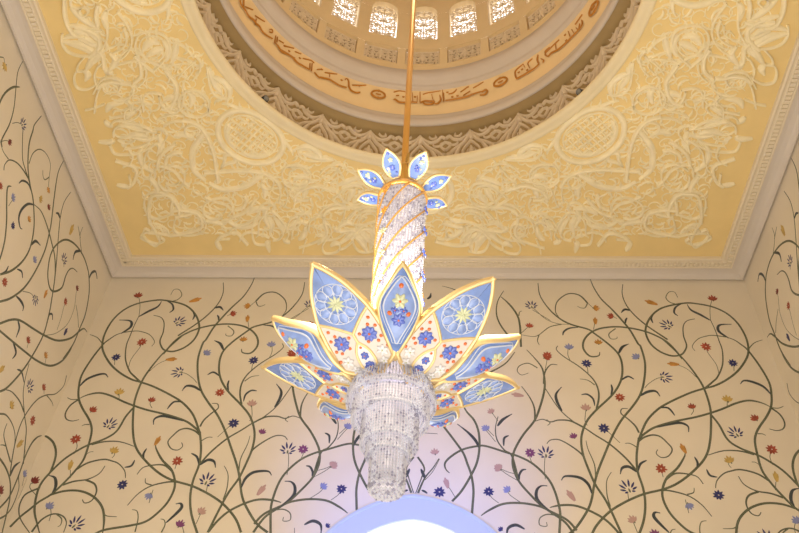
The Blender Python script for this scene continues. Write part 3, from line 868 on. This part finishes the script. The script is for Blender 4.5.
# gilded lettering: strokes read off the band
RT = 3.185
TXT = [
 ("""H 360,92.5 356,93 351,90.5 349,86.5 348.5,81.5 346.5,79 344.5,80.2
T 352,85.3 359,85.8 366,85.7
T 359,85.7 359.2,87.5
D 341.5,80.3
H 346.5,88 344,87.2 339,85.5 334,82.5 330,80 326,78.8 320,77.5 318.9,77.7 314.3,72.7
T 324.5,72.8 330,73.6 337,74.6
T 329.5,74 329.5,77.7
T 316.6,69.8 321.7,69.5
D 321.7,69.5
H 312,63.6 311.5,72
H 309.8,63.6 309.8,70.4
T 314,63.6 310.4,60.8 302.5,58.6
H 309.3,69.8 302.5,65.9 296.9,62.5 292.4,57.5 285.6,53 280,49.6
D 299.7,58.2
T 294.6,51.8 300.8,54.4
T 283.4,45.6 293.5,48.8
H 294.7,58.6 286.8,54 281.7,51.8 277.8,46.2 275,43.4
T 283.4,46.2 293.6,48.6
D 289,51.2
H 275.5,36 274.4,44
H 277.2,37.2 276.7,42.8
T 278.4,40.5 283.4,43.4
T 268.8,29.8 271.6,29.8 272.2,32.7 268.8,32
H 272.2,38.9 266.5,35.5 262,31.5 259.2,26.5 255.8,23.6 253,19.7 248.5,16.3 244.6,9.6 240.6,4.5 239.5,-1
T 254.7,15.8 264.3,22
T 256,19 255,25
T 244.6,6.8 252.5,10
H 243.4,-2 243.4,7.9""", 'gilded Arabic lettering left of the rod'),
 ("""H 393.3,100 395.5,99.7 399.3,102.3 406,102.7 411.3,102.3 417.3,102.7
T 393.6,92.6 399.3,91.4 406,92.5
T 396,96 399,95.8
D 403.4,97
T 412.4,93.3 412.8,102.3
D 415,97
T 417.3,96.3 417,103
H 420,92.5 420,103
H 420.3,103 424.8,101.2 430,101.5 433.8,101.5 431.6,104.2 425.6,104.5 423,102.5
T 423,94.8 427.8,93.3 433.8,92.5 440.6,91.4
T 431.6,94.8 433,100
H 439.8,95.5 440.6,100 437.6,103.8 434.5,104
H 443.6,93.3 444,102.3
T 442.5,90.3 443.3,102.3
H 445.5,100.8 453.8,99.7 459.8,98.5 466.5,97 474,94 481.6,91.8
T 463.2,95.9 470.3,91.4
H 481.6,92.5 486,89.9 487.2,91.8 484.6,94.8 480,95.5
T 460.6,92.5 468,87.3
D 468,87.3
T 473.3,88.4 483.8,82.4
T 448.5,94.4 453,93.3 456.8,89.9
D 447.4,92.5
D 457.6,95.9
D 452.3,97""", 'gilded Arabic lettering crossed by the rod'),
 ("""H 523.5,64.5 515.5,71.6 516.8,78.4 521.8,76.3 527.7,72.9 534.5,68.7 539.5,64
D 518.9,72.5
D 522.2,69.5
D 527.3,70
T 532.8,59 528,63.6 530.3,69
T 523.5,64.5 525,68
H 538.3,55.2 537.4,60.3 539,64
T 541.2,59 543.8,60.3 543,63
T 550,47.6 545.4,51.8 546.3,56
H 545,55 548.4,56.3 551.8,53 558.5,49.6 564,45 569.8,39.4 575.4,33.8 582,26 582,20.3
T 546,53 552.9,46.2 559.6,40
T 556.3,49.6 555.7,44
D 565.3,35
D 566.4,40.5
T 568.6,31.5 570.3,37
T 572,29.8 574.3,33.8
H 575.4,24.8 582.7,14.6
T 576.5,28 578.8,30.4 579.9,24""", 'gilded Arabic lettering right of the rod')]
def f_drum(u, v, h): return (CX+(RT-h)*math.sin(u/RT), CY+(RT-h)*math.cos(u/RT), v)
def drum_px(x, y):
    a, z = on_drum(x, y, RT); return (a*RT, z)
for txt, lab in TXT:
    mb = MB()
    for ln in txt.split('\n'):
        k, s = ln.split(' ', 1); pts = [drum_px(*p) for p in P(s)]
        if k == 'D':
            c = pts[0]; ribbon(mb, [(c[0]-.022, c[1]), (c[0], c[1]), (c[0]+.022, c[1])], lens(.03, .01), .02, f_drum, 0, 3)
        else: ribbon(mb, smooth(pts, 4), (lambda t: .010+.010*math.sin(PI*t)) if k == 'H' else (lambda t: .0075+.005*math.sin(PI*t)), .02, f_drum, 0, 4)
    o = mb.build('lettering', M['script'], drum_o); o['label'] = lab
for x, y in ((378.3, 94.6), (500.5, 82), (593.8, 8.5)):
    mb = MB(); c = drum_px(x, y); rx, ry = .125, .115
    el = [(c[0]+rx*math.cos(t*PI/12), c[1]+ry*math.sin(t*PI/12)) for t in range(24)]
    ribbon(mb, el, .020, .02, f_drum, 0, 4, True)
    for s in (-1, 1): ribbon(mb, [(c[0]-.03, c[1]+s*ry), (c[0], c[1]+s*ry), (c[0]+.03, c[1]+s*ry)], lens(.035, .008), .025, f_drum, 0, 4)
    ribbon(mb, [(c[0]-.05, c[1]+.01), (c[0], c[1]), (c[0]+.05, c[1]+.01)], lens(.018, .006), .02, f_drum, 0, 3)
    mb.build('verse_roundel', M['script'], drum_o)

# windows: carved stone screens against the daylight, and the blind carved panels below
def screen(hw, v0, v1, arched, seed, bar, rad, step):
    mb = MB(); rnd = random.Random(seed); d = .014 if arched else .04
    inside = lambda x, z: abs(x) < hw-.01 and z > v0+.01 and z < ((zws+(zw1-zws)*max(0, 1-(x/hw)**2)**.4) if arched else v1)-.012
    def fn(u, v, h): return (u, h, v)
    def put(pts, w=bar):
        cur = []
        for p in pts+[None]:
            if p is not None and inside(*p): cur.append(p)
            else:
                if len(cur) > 1: ribbon(mb, cur, w, d, fn, 0, 4); ribbon(mb, cur, w, -.012, fn, 0, 3)
                cur = []
    put([(0, v0+(v1-v0)*i/16) for i in range(17)], bar*1.7)
    for s in (-1, 1): put([(s*(hw-bar*1.5), v0+(v1-v0)*i/20) for i in range(21)], bar*1.4)
    put([(-hw+2*hw*i/12, v0+bar*2) for i in range(13)], bar*1.4)
    if not arched: put([(-hw+2*hw*i/12, v1-bar*2) for i in range(13)], bar*1.4)
    z = v0+step*.6; row = 0
    while z < v1:
        x = step*.5
        while x < hw+step:
            c = (x, z+rnd.uniform(-.01, .01)); r = rad*rnd.uniform(.85, 1.1); a = rnd.uniform(0, 6.28); tn = rnd.choice((-1, 1))
            sp = smooth(scroll(c, r, a, tn, 9), 2)
            put(sp); put([(-q, w) for q, w in sp])
            e = [(c[0]+r*math.cos(a), c[1]+r*math.sin(a)), (c[0]+step*.55, c[1]+step*rnd.uniform(-.5, .5)), (c[0]+step*.9, c[1]+step*.7)]
            sp = smooth(e, 3); put(sp); put([(-q, w) for q, w in sp])
            if not arched and rnd.random() < .75:
                b = rnd.uniform(0, 6.28); lf = [(c[0]+math.cos(b)*t*r*.9, c[1]+math.sin(b)*t*r*.9) for t in (-.9, -.4, 0, .4, .9)]
                put(lf, bar*1.5); put([(-q, w) for q, w in lf], bar*1.5)
            x += step
        z += step*.86; row += 1
    return mb
def place(o, k, rad):
    a = 2*PI*k/NB
    o.location = (CX+rad*math.sin(a), CY+rad*math.cos(a), 0); o.rotation_euler.z = -a
wnames = {}
w_mesh = p_mesh = None
ORD = ['third arched screen window left of the rod', 'second arched screen window left of the rod', 'arched screen window just left of the rod', 'arched screen window just right of the rod', 'second arched screen window right of the rod', 'third arched screen window right of the rod', 'fourth arched screen window right of the rod']
hwm, hpm = RW*HW, RW*HP
w_mesh = screen(hwm, zw0, zw1, True, 3, .0066, .050, .098).build('window_1', M['lattice'])
p_mesh = screen(hpm, zp0, zp1, False, 5, .011, .058, .11).build('carved_panel', M['lattice'], drum_o)
WL = {-4: 'arched window with carved screen at the far left of the dome drum', -3: 'arched window with carved screen, third left of the gold rod', -2: 'arched window with carved screen, second left of the gold rod',
      -1: 'arched window with carved screen, next left of the gold rod', 0: 'arched window with carved screen whose left edge the gold rod crosses', 1: 'arched window with carved screen, next right of the one the rod crosses',
      2: 'arched window with carved screen, second right of the one the rod crosses', 3: 'arched window with carved screen, third right of the one the rod crosses', 4: 'arched window with carved screen at the far right of the dome drum'}
for i, k in enumerate(range(-4, 5)):
    o = w_mesh if i == 0 else w_mesh.copy()
    if i: COL.objects.link(o); o.name = 'window_%d' % (i+1)
    place(o, k, RW+.10); struct(o, WL[k], 'window')
    q = p_mesh if i == 0 else p_mesh.copy()
    if i: COL.objects.link(q); q.parent = drum_o
    place(q, k, RW+.05)

# three small spotlights on the ledge of the opening
SPOT = {-1: 'small black spotlight on the ceiling ledge, left of the chandelier', 0: 'small black spotlight on the ceiling ledge just behind the chandelier crown', 1: 'small black spotlight on the ceiling ledge, right of the chandelier'}
for k, (px, py) in ((-1, (266, 97)), (0, (422, 151)), (1, (580, 94.5))):
    a = on_drum(px, py, RO+.06)[0]
    e = empty('spotlight', (CX+(RO+.085)*math.sin(a), CY+(RO+.085)*math.cos(a), ZC+.10)); e.rotation_euler.z = -a
    tag(e, SPOT[k], 'spotlight', 'spotlights on the ledge of the round opening')
    mb = MB(); mb.box((-.05, -.035, 0), (.05, .035, .02)); mb.box((-.06, -.012, .01), (-.052, .012, .12)); mb.box((.052, -.012, .01), (.06, .012, .12)); mb.build('bracket', M['black'], e)
    mb = MB(); mb.tube([(0, .05, .15), (0, .03, .14), (0, -.03, .105), (0, -.045, .098)], [.035, .05, .052, .054], 16); mb.build('housing', M['black'], e)
    mb = MB(); mb.tube([(0, -.044, .099), (0, -.05, .095)], .045, 16); mb.build('lens', M['lens'], e)

# ------------------------------------------------------------------ chandelier
CZ0 = 2.60+1.6
ch = empty('chandelier', (CX, CY, CZ0))
tag(ch, 'gold and crystal chandelier with blue enamelled petals hanging by a gold rod from the dome', 'chandelier')
zz = lambda z: z-2.60              # camera-height based z -> local
GOLD = M['gold']
top_z = zt+RW*.9-CZ0
mb = MB(); mb.tube([(0, 0, zz(5.78)), (0, 0, zz(6.2)), (0, 0, top_z)], .034, 14)
rod = mb.build('rod', M['rodgold'], ch)
mb = MB(); mb.lathe([(.0, zz(5.70)), (.12, zz(5.72)), (.13, zz(5.76)), (.07, zz(5.86)), (.042, zz(5.98)), (.055, zz(6.06)), (.038, zz(6.14)), (.048, zz(6.20)), (.034, zz(6.26))], 20); mb.build('hub', GOLD, ch)
for i in range(6):
    a = 2*PI*i/6+.3; mb = MB()
    mb.tube([(r*math.sin(a), -r*math.cos(a), zz(z)) for r, z in ((.06, 6.22), (.12, 6.28), (.17, 6.22), (.16, 6.12), (.12, 6.10), (.10, 6.15))], [.012, .012, .011, .010, .009, .006], 8)
    mb.build('scroll_arm', GOLD, ch)
# crown ring
mb = MB(); mb.lathe([(.200, zz(5.70)), (.228, zz(5.695)), (.236, zz(5.72)), (.228, zz(5.745)), (.216, zz(5.75)), (.205, zz(5.78)), (.195, zz(5.76)), (.200, zz(5.70))], 48); mb.build('crown_ring', M['rodgold'], ch)

# ---- petals
class Surf:
    def __init__(s, az, Rb, zb, Rt, zt_, dl, k):
        a = az; s.rad = Vector((math.sin(a), -math.cos(a), 0)); s.tan = Vector((math.cos(a), math.sin(a), 0))
        d = s.rad*(Rt-Rb)+Vector((0, 0, zt_-zb)); s.L = d.length
        n = Vector((0, 0, Rt-Rb))-s.rad*(zt_-zb); n.normalize()
        s.n, s.B, s.d, s.dl, s.k = n, s.rad*Rb+Vector((0, 0, zz(zb))), d, dl, k
    def __call__(s, u, v, h):       # u, v in metres: along the petal, across it; h outwards (below)
        t = u/s.L
        return s.B+s.d*t+s.tan*v+s.n*(s.dl*4*t*(1-t)+s.k*v*v-h)
def outline(W, L, n=10):
    t = [q[0]*L for q in W]; w = [q[1] for q in W]
    r = smooth(list(zip(t, w)), 4)
    r = [(a, max(0, b)) for a, b in r]
    return r
def wat(prof, u):
    for (a, p), (b, q) in zip(prof, prof[1:]):
        if a <= u <= b: return p+(q-p)*(u-a)/max(1e-6, b-a)
    return 0
def sheet(mb, prof, fn, h, mi, scale=1.0, shrink=0.0, cols=6, both=None):
    rows = [(u, max(0, w*scale-shrink)) for u, w in prof]
    vs = [fn(u, -w+2*w*j/cols, h) for u, w in rows for j in range(cols+1)]
    k = len(rows); c = cols+1
    fs = [(i*c+j, i*c+j+1, (i+1)*c+j+1, (i+1)*c+j) for i in range(k-1) for j in range(cols)]
    mb.add(vs, fs, mi)
def slab(mb, prof, fn, h0, h1, mi=0, cols=6):
    sheet(mb, prof, fn, h0, mi, cols=cols); sheet(mb, prof, fn, h1, mi, cols=cols)
    for s in (-1, 1):
        vs = []
        for u, w in prof: vs += [fn(u, s*w, h0), fn(u, s*w, h1)]
        mb.add(vs, [(2*i, 2*i+2, 2*i+3, 2*i+1) for i in range(len(prof)-1)], mi, False)
def edge(prof, inset):
    pts = [(u, -max(.001, w-inset)) for u, w in prof]+[(u, max(.001, w-inset)) for u, w in reversed(prof)]
    return pts
def poly(mb, pts, fn, h, mi, c=None):
    cx_ = sum(p[0] for p in pts)/len(pts) if c is None else c[0]; cy_ = sum(p[1] for p in pts)/len(pts) if c is None else c[1]
    n = len(pts)
    mb.add([fn(p[0], p[1], h) for p in pts]+[fn(cx_, cy_, h)], [(i, (i+1) % n, n) for i in range(n)], mi)
def dot(mb, fn, c, r, mi, h=.012):
    n = 10; vs = [fn(c[0]+r*math.cos(2*PI*i/n), c[1]+r*math.sin(2*PI*i/n), .004) for i in range(n)]+[fn(c[0]+.7*r*math.cos(2*PI*i/n), c[1]+.7*r*math.sin(2*PI*i/n), h) for i in range(n)]+[fn(c[0], c[1], h*1.25)]
    mb.add(vs, [(i, (i+1) % n, n+(i+1) % n, n+i) for i in range(n)]+[(n+i, n+(i+1) % n, 2*n) for i in range(n)], mi)
def blossom(mb, fn, c, r, n, mi, mc, a0=0, wd=.34):
    for i in range(n):
        a = a0+2*PI*i/n
        ribbon(mb, [(c[0]+math.cos(a)*r*t, c[1]+math.sin(a)*r*t) for t in (.16, .35, .55, .8, 1)], lambda t: .002+r*wd*math.sin(PI*min(.97, .1+t*.87)), .010, fn, mi, 5, base=.005)
    dot(mb, fn, c, r*.2, mc, .018)
def single(name, mats, parent, draw, *a, **k):
    mb = MB(); draw(mb, *a, **k); return mb.build(name, mats, parent)
PM = [M['petalgold'], M['blue'], M['paleblue'], M['deepblue'], M['cream'], M['coral'], M['white'], M['lime']]
BIG = [(.065, .0), (.08, .05), (.12, .115), (.17, .20), (.205, .236), (.28, .244), (.38, .246), (.48, .242), (.58, .228), (.70, .190), (.80, .148), (.90, .086), (.96, .038), (1.0, .0)]
def big_petal(az):
    fn = Surf(az, .133, 3.479, 1.081, 3.90, .009, -.015); L = fn.L
    prof = outline(BIG, L)
    mb = MB(); slab(mb, prof, fn, -.03, 0); ribbon(mb, edge(prof, .016), .017, .016, fn, 0, 5, True)
    pet = mb.build('large_petal', M['petalgold'], ch)
    mb = MB(); sheet(mb, prof, fn, .003, 0, shrink=.03); sheet(mb, prof, fn, -.034, 1, shrink=.03); pnl = mb.build('ivory_panel', [M['cream'], M['blue']], pet)
    # blue field above the two arcs
    Vp = (.425*L, 0); arc = [(.425*L, 0), (.455*L, .035), (.495*L, .085), (.535*L, .14), (.575*L, .205)]
    arc = smooth(arc, 4); A = [(u, v) for u, v in arc]
    upper = [(u, max(0, w-.03)) for u, w in prof if u > .575*L]
    pts = [(u, -v) for u, v in reversed(A)]+A[1:]+[(u, w) for u, w in upper]+[(u, -w) for u, w in reversed(upper)]
    mb = MB(); poly(mb, pts, fn, .006, 0, (.66*L, 0)); mb.build('blue_panel', M['blue'], pet)
    mb = MB()
    for s in (-1, 1): ribbon(mb, [(u, s*v) for u, v in A], .013, .014, fn, 0, 4)
    ln = smooth([(.36*L, 0), (.30*L, .045), (.24*L, .062), (.17*L, .058), (.09*L, .02)], 4)
    for s in (-1, 1): ribbon(mb, [(u, s*v) for u, v in ln], .011, .014, fn, 0, 4)
    ribbon(mb, [(.355*L, 0), (.39*L, 0), (.43*L, 0)], .012, .014, fn, 0, 4)
    mb.build('gold_divider', M['petalgold'], pet)
    mb = MB(); c = (.668*L, 0)
    ring = [(c[0]+.158*math.cos(t*PI/18), c[1]+.158*math.sin(t*PI/18)) for t in range(36)]
    ribbon(mb, ring, .0035, .004, fn, 0, 3, True, base=.006)
    for i in range(10):
        a = 2*PI*i/10; b = (c[0]+.116*math.cos(a), c[1]+.116*math.sin(a))
        ribbon(mb, [(c[0]+q*math.cos(a), c[1]+q*math.sin(a)) for q in (.07, .09, .112, .14, .158)], lambda t: .003+.030*math.sin(PI*min(.96, .08+t*.9)), .008, fn, 1, 4, base=.005)
        lp = [(b[0]+.038*math.cos(a+t*PI/6)*1.1, b[1]+.038*math.sin(a+t*PI/6)) for t in range(12)]
        ribbon(mb, lp, .0036, .006, fn, 0, 3, True, base=.009)
        a2 = a+PI/10
        ribbon(mb, [(c[0]+q*math.cos(a2), c[1]+q*math.sin(a2)) for q in (.06, .085, .115)], lambda t: .002+.006*math.sin(PI*t), .007, fn, 0, 3, base=.006)
    for i in range(10):
        a = 2*PI*i/10+PI/10
        ribbon(mb, [(c[0]+q*math.cos(a), c[1]+q*math.sin(a)) for q in (.008, .03, .05, .064)], lambda t: .002+.010*math.sin(PI*min(.97, .1+t*.87)), .010, fn, 2, 3, base=.006)
    dot(mb, fn, c, .014, 2, .02)
    mb.build('rosette', [M['ice'], M['paleblue'], M['lime']], pet)
    for s in (-1, 1):
        single('blossom', [M['deepblue'], M['white'], M['coral']], pet, blossom, fn, (.388*L, s*.118), .060, 8, 0, 2, .2)
        for u, v in ((.50, .17), (.455, .14), (.43, .188), (.345, .19), (.32, .155), (.335, .08), (.41, .045), (.265, .20)): single('coral_bead', M['coral'], pet, dot, fn, (u*L, s*v), .0135, 0)
        single('pale_blossom', [M['white'], M['lime']], pet, blossom, fn, (.245*L, s*.145), .045, 6, 0, 1, .5, .28); single('pale_blossom', [M['white'], M['lime']], pet, blossom, fn, (.17*L, s*.12), .035, 5, 0, 1, .1, .28)
    mb = MB(); poly(mb, ln+[(u, -v) for u, v in reversed(ln)], fn, .005, 0); mb.build('leaf_panel', M['white'], pet)
    for u, r, n in ((.165, .042, 8), (.25, .032, 6)): single('blossom', [M['deepblue'], M['coral']], pet, blossom, fn, (u*L, 0), r, n, 0, 1, .2, .36)
    single('coral_bead', M['coral'], pet, dot, fn, (.315*L, 0), .011, 0)
    return pet
SMALL = [(.0, .012), (.08, .03), (.2, .068), (.35, .122), (.5, .160), (.62, .156), (.74, .124), (.85, .082), (.93, .046), (1.0, .0)]
def small_petal(az):
    fn = Surf(az, .304, 3.562, .972, 3.884, -.10, 4.2); L = fn.L
    prof = outline(SMALL, L)
    mb = MB(); slab(mb, prof, fn, -.03, 0, cols=8); ribbon(mb, edge(prof, .012), .014, .014, fn, 0, 5, True)
    pet = mb.build('small_petal', M['petalgold'], ch)
    mb = MB(); sheet(mb, prof, fn, .003, 0, shrink=.022, cols=8); sheet(mb, prof, fn, -.034, 0, shrink=.022, cols=8); mb.build('blue_panel', M['blue'], pet)
    inn = [(.22*L+(u/L)*.66*L, w*.68) for u, w in prof]
    mb = MB(); sheet(mb, inn, fn, .006, 0, cols=8); mb.build('pale_panel', M['paleblue'], pet)
    mb = MB(); ribbon(mb, edge(inn, 0), .005, .007, fn, 0, 3, True, base=.006); ribbon(mb, edge(inn, -.022), .003, .005, fn, 0, 3, True, base=.003); mb.build('pearl_line', M['ice'], pet)
    single('pale_blossom', [M['lime'], M['coral']], pet, blossom, fn, (.66*L, 0), .055, 6, 0, 1, .5, .3)
    for u, v, r, n in ((.475, 0, .05, 7), (.57, .03, .03, 4), (.57, -.03, .03, 4)): single('blossom', [M['deepblue'], M['coral']], pet, blossom, fn, (u*L, v), r, n, 0, 1, .2, .34)
    for u, v in ((.80, 0), (.53, .065), (.53, -.065)): single('coral_bead', M['coral'], pet, dot, fn, (u*L, v), .018, 0, .016)
    return pet
A0 = .112
for k in range(5):
    big_petal(A0+R(36+72*k)); small_petal(A0+R(72*k)-.01)
# crown petals
CP = [(.0, .04), (.15, .064), (.35, .086), (.55, .086), (.75, .062), (.9, .029), (1.0, 0)]
for k in range(8):
    fn = Surf(R(22.5+45*k)+.09, .20, 5.80, .475, 5.90, 0, .5); prof = outline(CP, fn.L)
    mb = MB(); slab(mb, prof, fn, -.014, 0); ribbon(mb, edge(prof, .009), .011, .012, fn, 0, 4, True); pet = mb.build('crown_petal', M['petalgold'], ch)
    mb = MB(); sheet(mb, prof, fn, .003, 0, shrink=.014); sheet(mb, prof, fn, -.017, 0, shrink=.014)
    rnd = random.Random(k); L = fn.L
    blossom(mb, fn, (.36*L, .0), .03, 6, 1, 3, .3); blossom(mb, fn, (.62*L, .006), .024, 5, 2, 3, .1); blossom(mb, fn, (.83*L, 0), .014, 4, 1, 2, 0)
    for q in range(5): blossom(mb, fn, (L*rnd.uniform(.15, .75), rnd.uniform(-.045, .045)), .013, 4, rnd.choice((1, 2, 3)), 2, q, .4)
    mb.build('enamel_panel', [M['blue'], M['deepblue'], M['lime'], M['white']], pet)

# ---- crystals
BR = random.Random(21)
def beads(mb, r, z0, z1, n, sp, size, jit=0, twist=0.0, rfun=None):
    for i in range(n):
        a0 = 2*PI*(i+jit)/n
        m = max(1, int(abs(z0-z1)/sp))
        for j in range(m):
            t = (j+.5)/m; z = z0+(z1-z0)*t; a = a0+twist*t; rr = rfun(t) if rfun else r
            s, c = math.sin(a), math.cos(a); q = size*(1.25 if (i*7+j*3) % 5 == 0 else 1)
            px, py = rr*s, -rr*c
            h = sp*.62
            mb.add([(px, py, zz(z)+h), (px, py, zz(z)-h), (px+q*s, py-q*c, zz(z)), (px-q*s, py+q*c, zz(z)), (px+q*c, py+q*s, zz(z)), (px-q*c, py-q*s, zz(z))],
                   [(0, 2, 4), (0, 4, 3), (0, 3, 5), (0, 5, 2), (1, 4, 2), (1, 3, 4), (1, 5, 3), (1, 2, 5)], 1 if BR.random() < .21 else 0, False)
TIERS = [(.325, 3.44, 3.375, 92), (.275, 3.40, 3.235, 78), (.20, 3.30, 3.03, 58), (.155, 3.10, 2.945, 45), (.121, 3.02, 2.72, 36)]
for i, (r, za, zb, n) in enumerate(TIERS):
    mb = MB(); beads(mb, r, za, zb, n, .021, .0085)
    rn = TIERS[i+1][0] if i < 4 else .1
    q = r-.019; lift = .012
    while q > rn-.01:                # shorter strands filling the step under the tier
        beads(mb, q, zb+lift+.055, zb+lift, int(n*q/r), .021, .0085, .5 if int(lift*1000) % 24 else 0); q -= .019; lift += .012
    o = mb.build('crystal_tier', [M['crystal'], M['dim']], ch); o['kind'] = 'stuff'
    mb = MB(); mb.lathe([(r-.014, zz(za)), (r-.014, zz(zb)+.022), (rn-.02, zz(zb)+.06+lift*.6)], 40); mb.build('inner_lamp_glass', M['core'], o)
# sheaf of strands between the petals, and the closing drop below
mb = MB(); beads(mb, .3, 3.86, 3.44, 84, .018, .0085, rfun=lambda t: .20+.125*t); o = mb.build('crystal_sheaf', [M['crystal'], M['dim']], ch); o['kind'] = 'stuff'
mb = MB()
for q, (r, z) in enumerate(((.116, 2.71), (.104, 2.69), (.082, 2.674), (.056, 2.662), (.028, 2.655))):
    n = max(6, int(r*2*PI/.028))
    for i in range(n):
        a = 2*PI*(i+.5*(q % 2))/n; c = Vector((r*math.sin(a), -r*math.cos(a), zz(z))); s = .015
        mb.add([c+Vector((0, 0, s)), c-Vector((0, 0, s)), c+Vector((s, 0, 0)), c-Vector((s, 0, 0)), c+Vector((0, s, 0)), c-Vector((0, s, 0))], [(0, 2, 4), (0, 4, 3), (0, 3, 5), (0, 5, 2), (1, 4, 2), (1, 3, 4), (1, 5, 3), (1, 2, 5)], 1 if BR.random() < .3 else 0, False)
mb.build('crystal_drop', [M['crystal'], M['dim']], ch)
# crystal column with gold bands winding up it
zc0, zc1 = 3.72, 5.72
rc = lambda t: .188+.026*t
mb = MB(); beads(mb, .2, zc0, zc1, 46, .030, .0115, rfun=rc, twist=.5); o = mb.build('crystal_column', [M['crystal'], M['dim']], ch); o['kind'] = 'stuff'
mb = MB(); mb.lathe([(.02, zz(zc0)), (rc(0)-.014, zz(zc0)), (rc(1)-.014, zz(zc1)), (.02, zz(zc1))], 40); mb.build('inner_lamp_glass', M['core'], o)
for i in range(8):
    a0 = 2*PI*i/8+.25; pts = []
    for j in range(61):
        t = j/60; a = a0+(zc1-zc0)/2.24*2*PI*t; r = rc(t)+.012; pts.append((r*math.sin(a), -r*math.cos(a), zz(zc0+(zc1-zc0)*t)))
    mb = MB(); mb.tube(pts, .0085, 6); mb.build('spiral_band', M['rodgold'], ch)
    for az, mi in ((-38, 0), (70, 1), (178, 2)):
        b = R(az)-a0
        while b < 0: b += 2*PI
        t = b/((zc1-zc0)/2.24*2*PI)
        while t < .985:
            r = rc(t)+.022; a = R(az)
            fnc = lambda u, v, h, r=r, t=t, a=a: ((r+h)*math.sin(a+v/r), -(r+h)*math.cos(a+v/r), zz(zc0+(zc1-zc0)*t)+u)
            mb = MB(); blossom(mb, fnc, (0, 0), .042, 6, 0, 1, .3, .2)
            if mi == 0: cm = M['coral2'] if t > .72 else M['lime']
            else: cm = M['deepblue'] if mi == 1 else M['coral2']
            mb.build('star_flower', [cm, GOLD], ch)
            t += 2*PI/((zc1-zc0)/2.24*2*PI)

# ------------------------------------------------------------------ light, sky, camera
w = bpy.data.worlds.new('sky'); SC.world = w; w.use_nodes = True
bg = w.node_tree.nodes['Background']; bg.inputs[0].default_value = (1.0, .98, .96, 1); bg.inputs[1].default_value = 2.2
def area(name, loc, rot, size, power, col, sy=None):
    l = bpy.data.lights.new(name, 'AREA'); l.energy = power; l.color = col; l.size = size
    if sy: l.shape = 'RECTANGLE'; l.size_y = sy
    l.spread = R(130)
    o = bpy.data.objects.new(name, l); COL.objects.link(o); o.location = loc; o.rotation_euler = rot; return o
area('added_bounce_fill', (CX, CY-1.5, .4), (PI, 0, 0), 7, 245, (1, .90, .73), 6)  # unseen fill, added in place of light bounced up from below
def point(name, loc, power, col, r=.1, parent=None):
    l = bpy.data.lights.new(name, 'POINT'); l.energy = power; l.color = col; l.shadow_soft_size = r
    o = bpy.data.objects.new(name, l); COL.objects.link(o); o.location = loc
    return o
for i in range(4): point('chandelier_lamp', (CX+.9*math.sin(i*PI/2+.5), CY+.9*math.cos(i*PI/2+.5), Z(4.15)), 84, (1, .88, .70), .06)
point('drum_cove_lamp', (CX, CY, Z(11.9)), 78, (1, .80, .52), .5)
sp = bpy.data.lights.new('added_blue_glow', 'SPOT'); sp.energy = 800; sp.color = (.0, .17, 1); sp.spot_size = R(66); sp.spot_blend = 1; sp.shadow_soft_size = .3  # unseen blue spot, added to imitate flare on the wall around the arch
o = bpy.data.objects.new('added_blue_glow', sp); COL.objects.link(o); o.location = (AXc, YB-3.4, AZ-2.6)
o.rotation_euler = (Vector((AXc, YB, AZ-.3))-o.location).to_track_quat('-Z', 'Y').to_euler()

cam = bpy.data.cameras.new('camera'); co = bpy.data.objects.new('camera', cam); COL.objects.link(co)
cam.sensor_width = 36; cam.lens = F/799*36; cam.clip_end = 200
co.matrix_world = Matrix(((RIGHT.x, UP.x, -FWD.x, EYE.x), (RIGHT.y, UP.y, -FWD.y, EYE.y), (RIGHT.z, UP.z, -FWD.z, EYE.z), (0, 0, 0, 1)))
SC.camera = co
SC.view_settings.view_transform = 'Standard'; SC.view_settings.look = 'None'
SC.view_settings.gamma = 1; SC.view_settings.use_curve_mapping = False; SC.view_settings.exposure = 0.1
SC.cycles.use_denoising = True
SC.cycles.max_bounces = 6
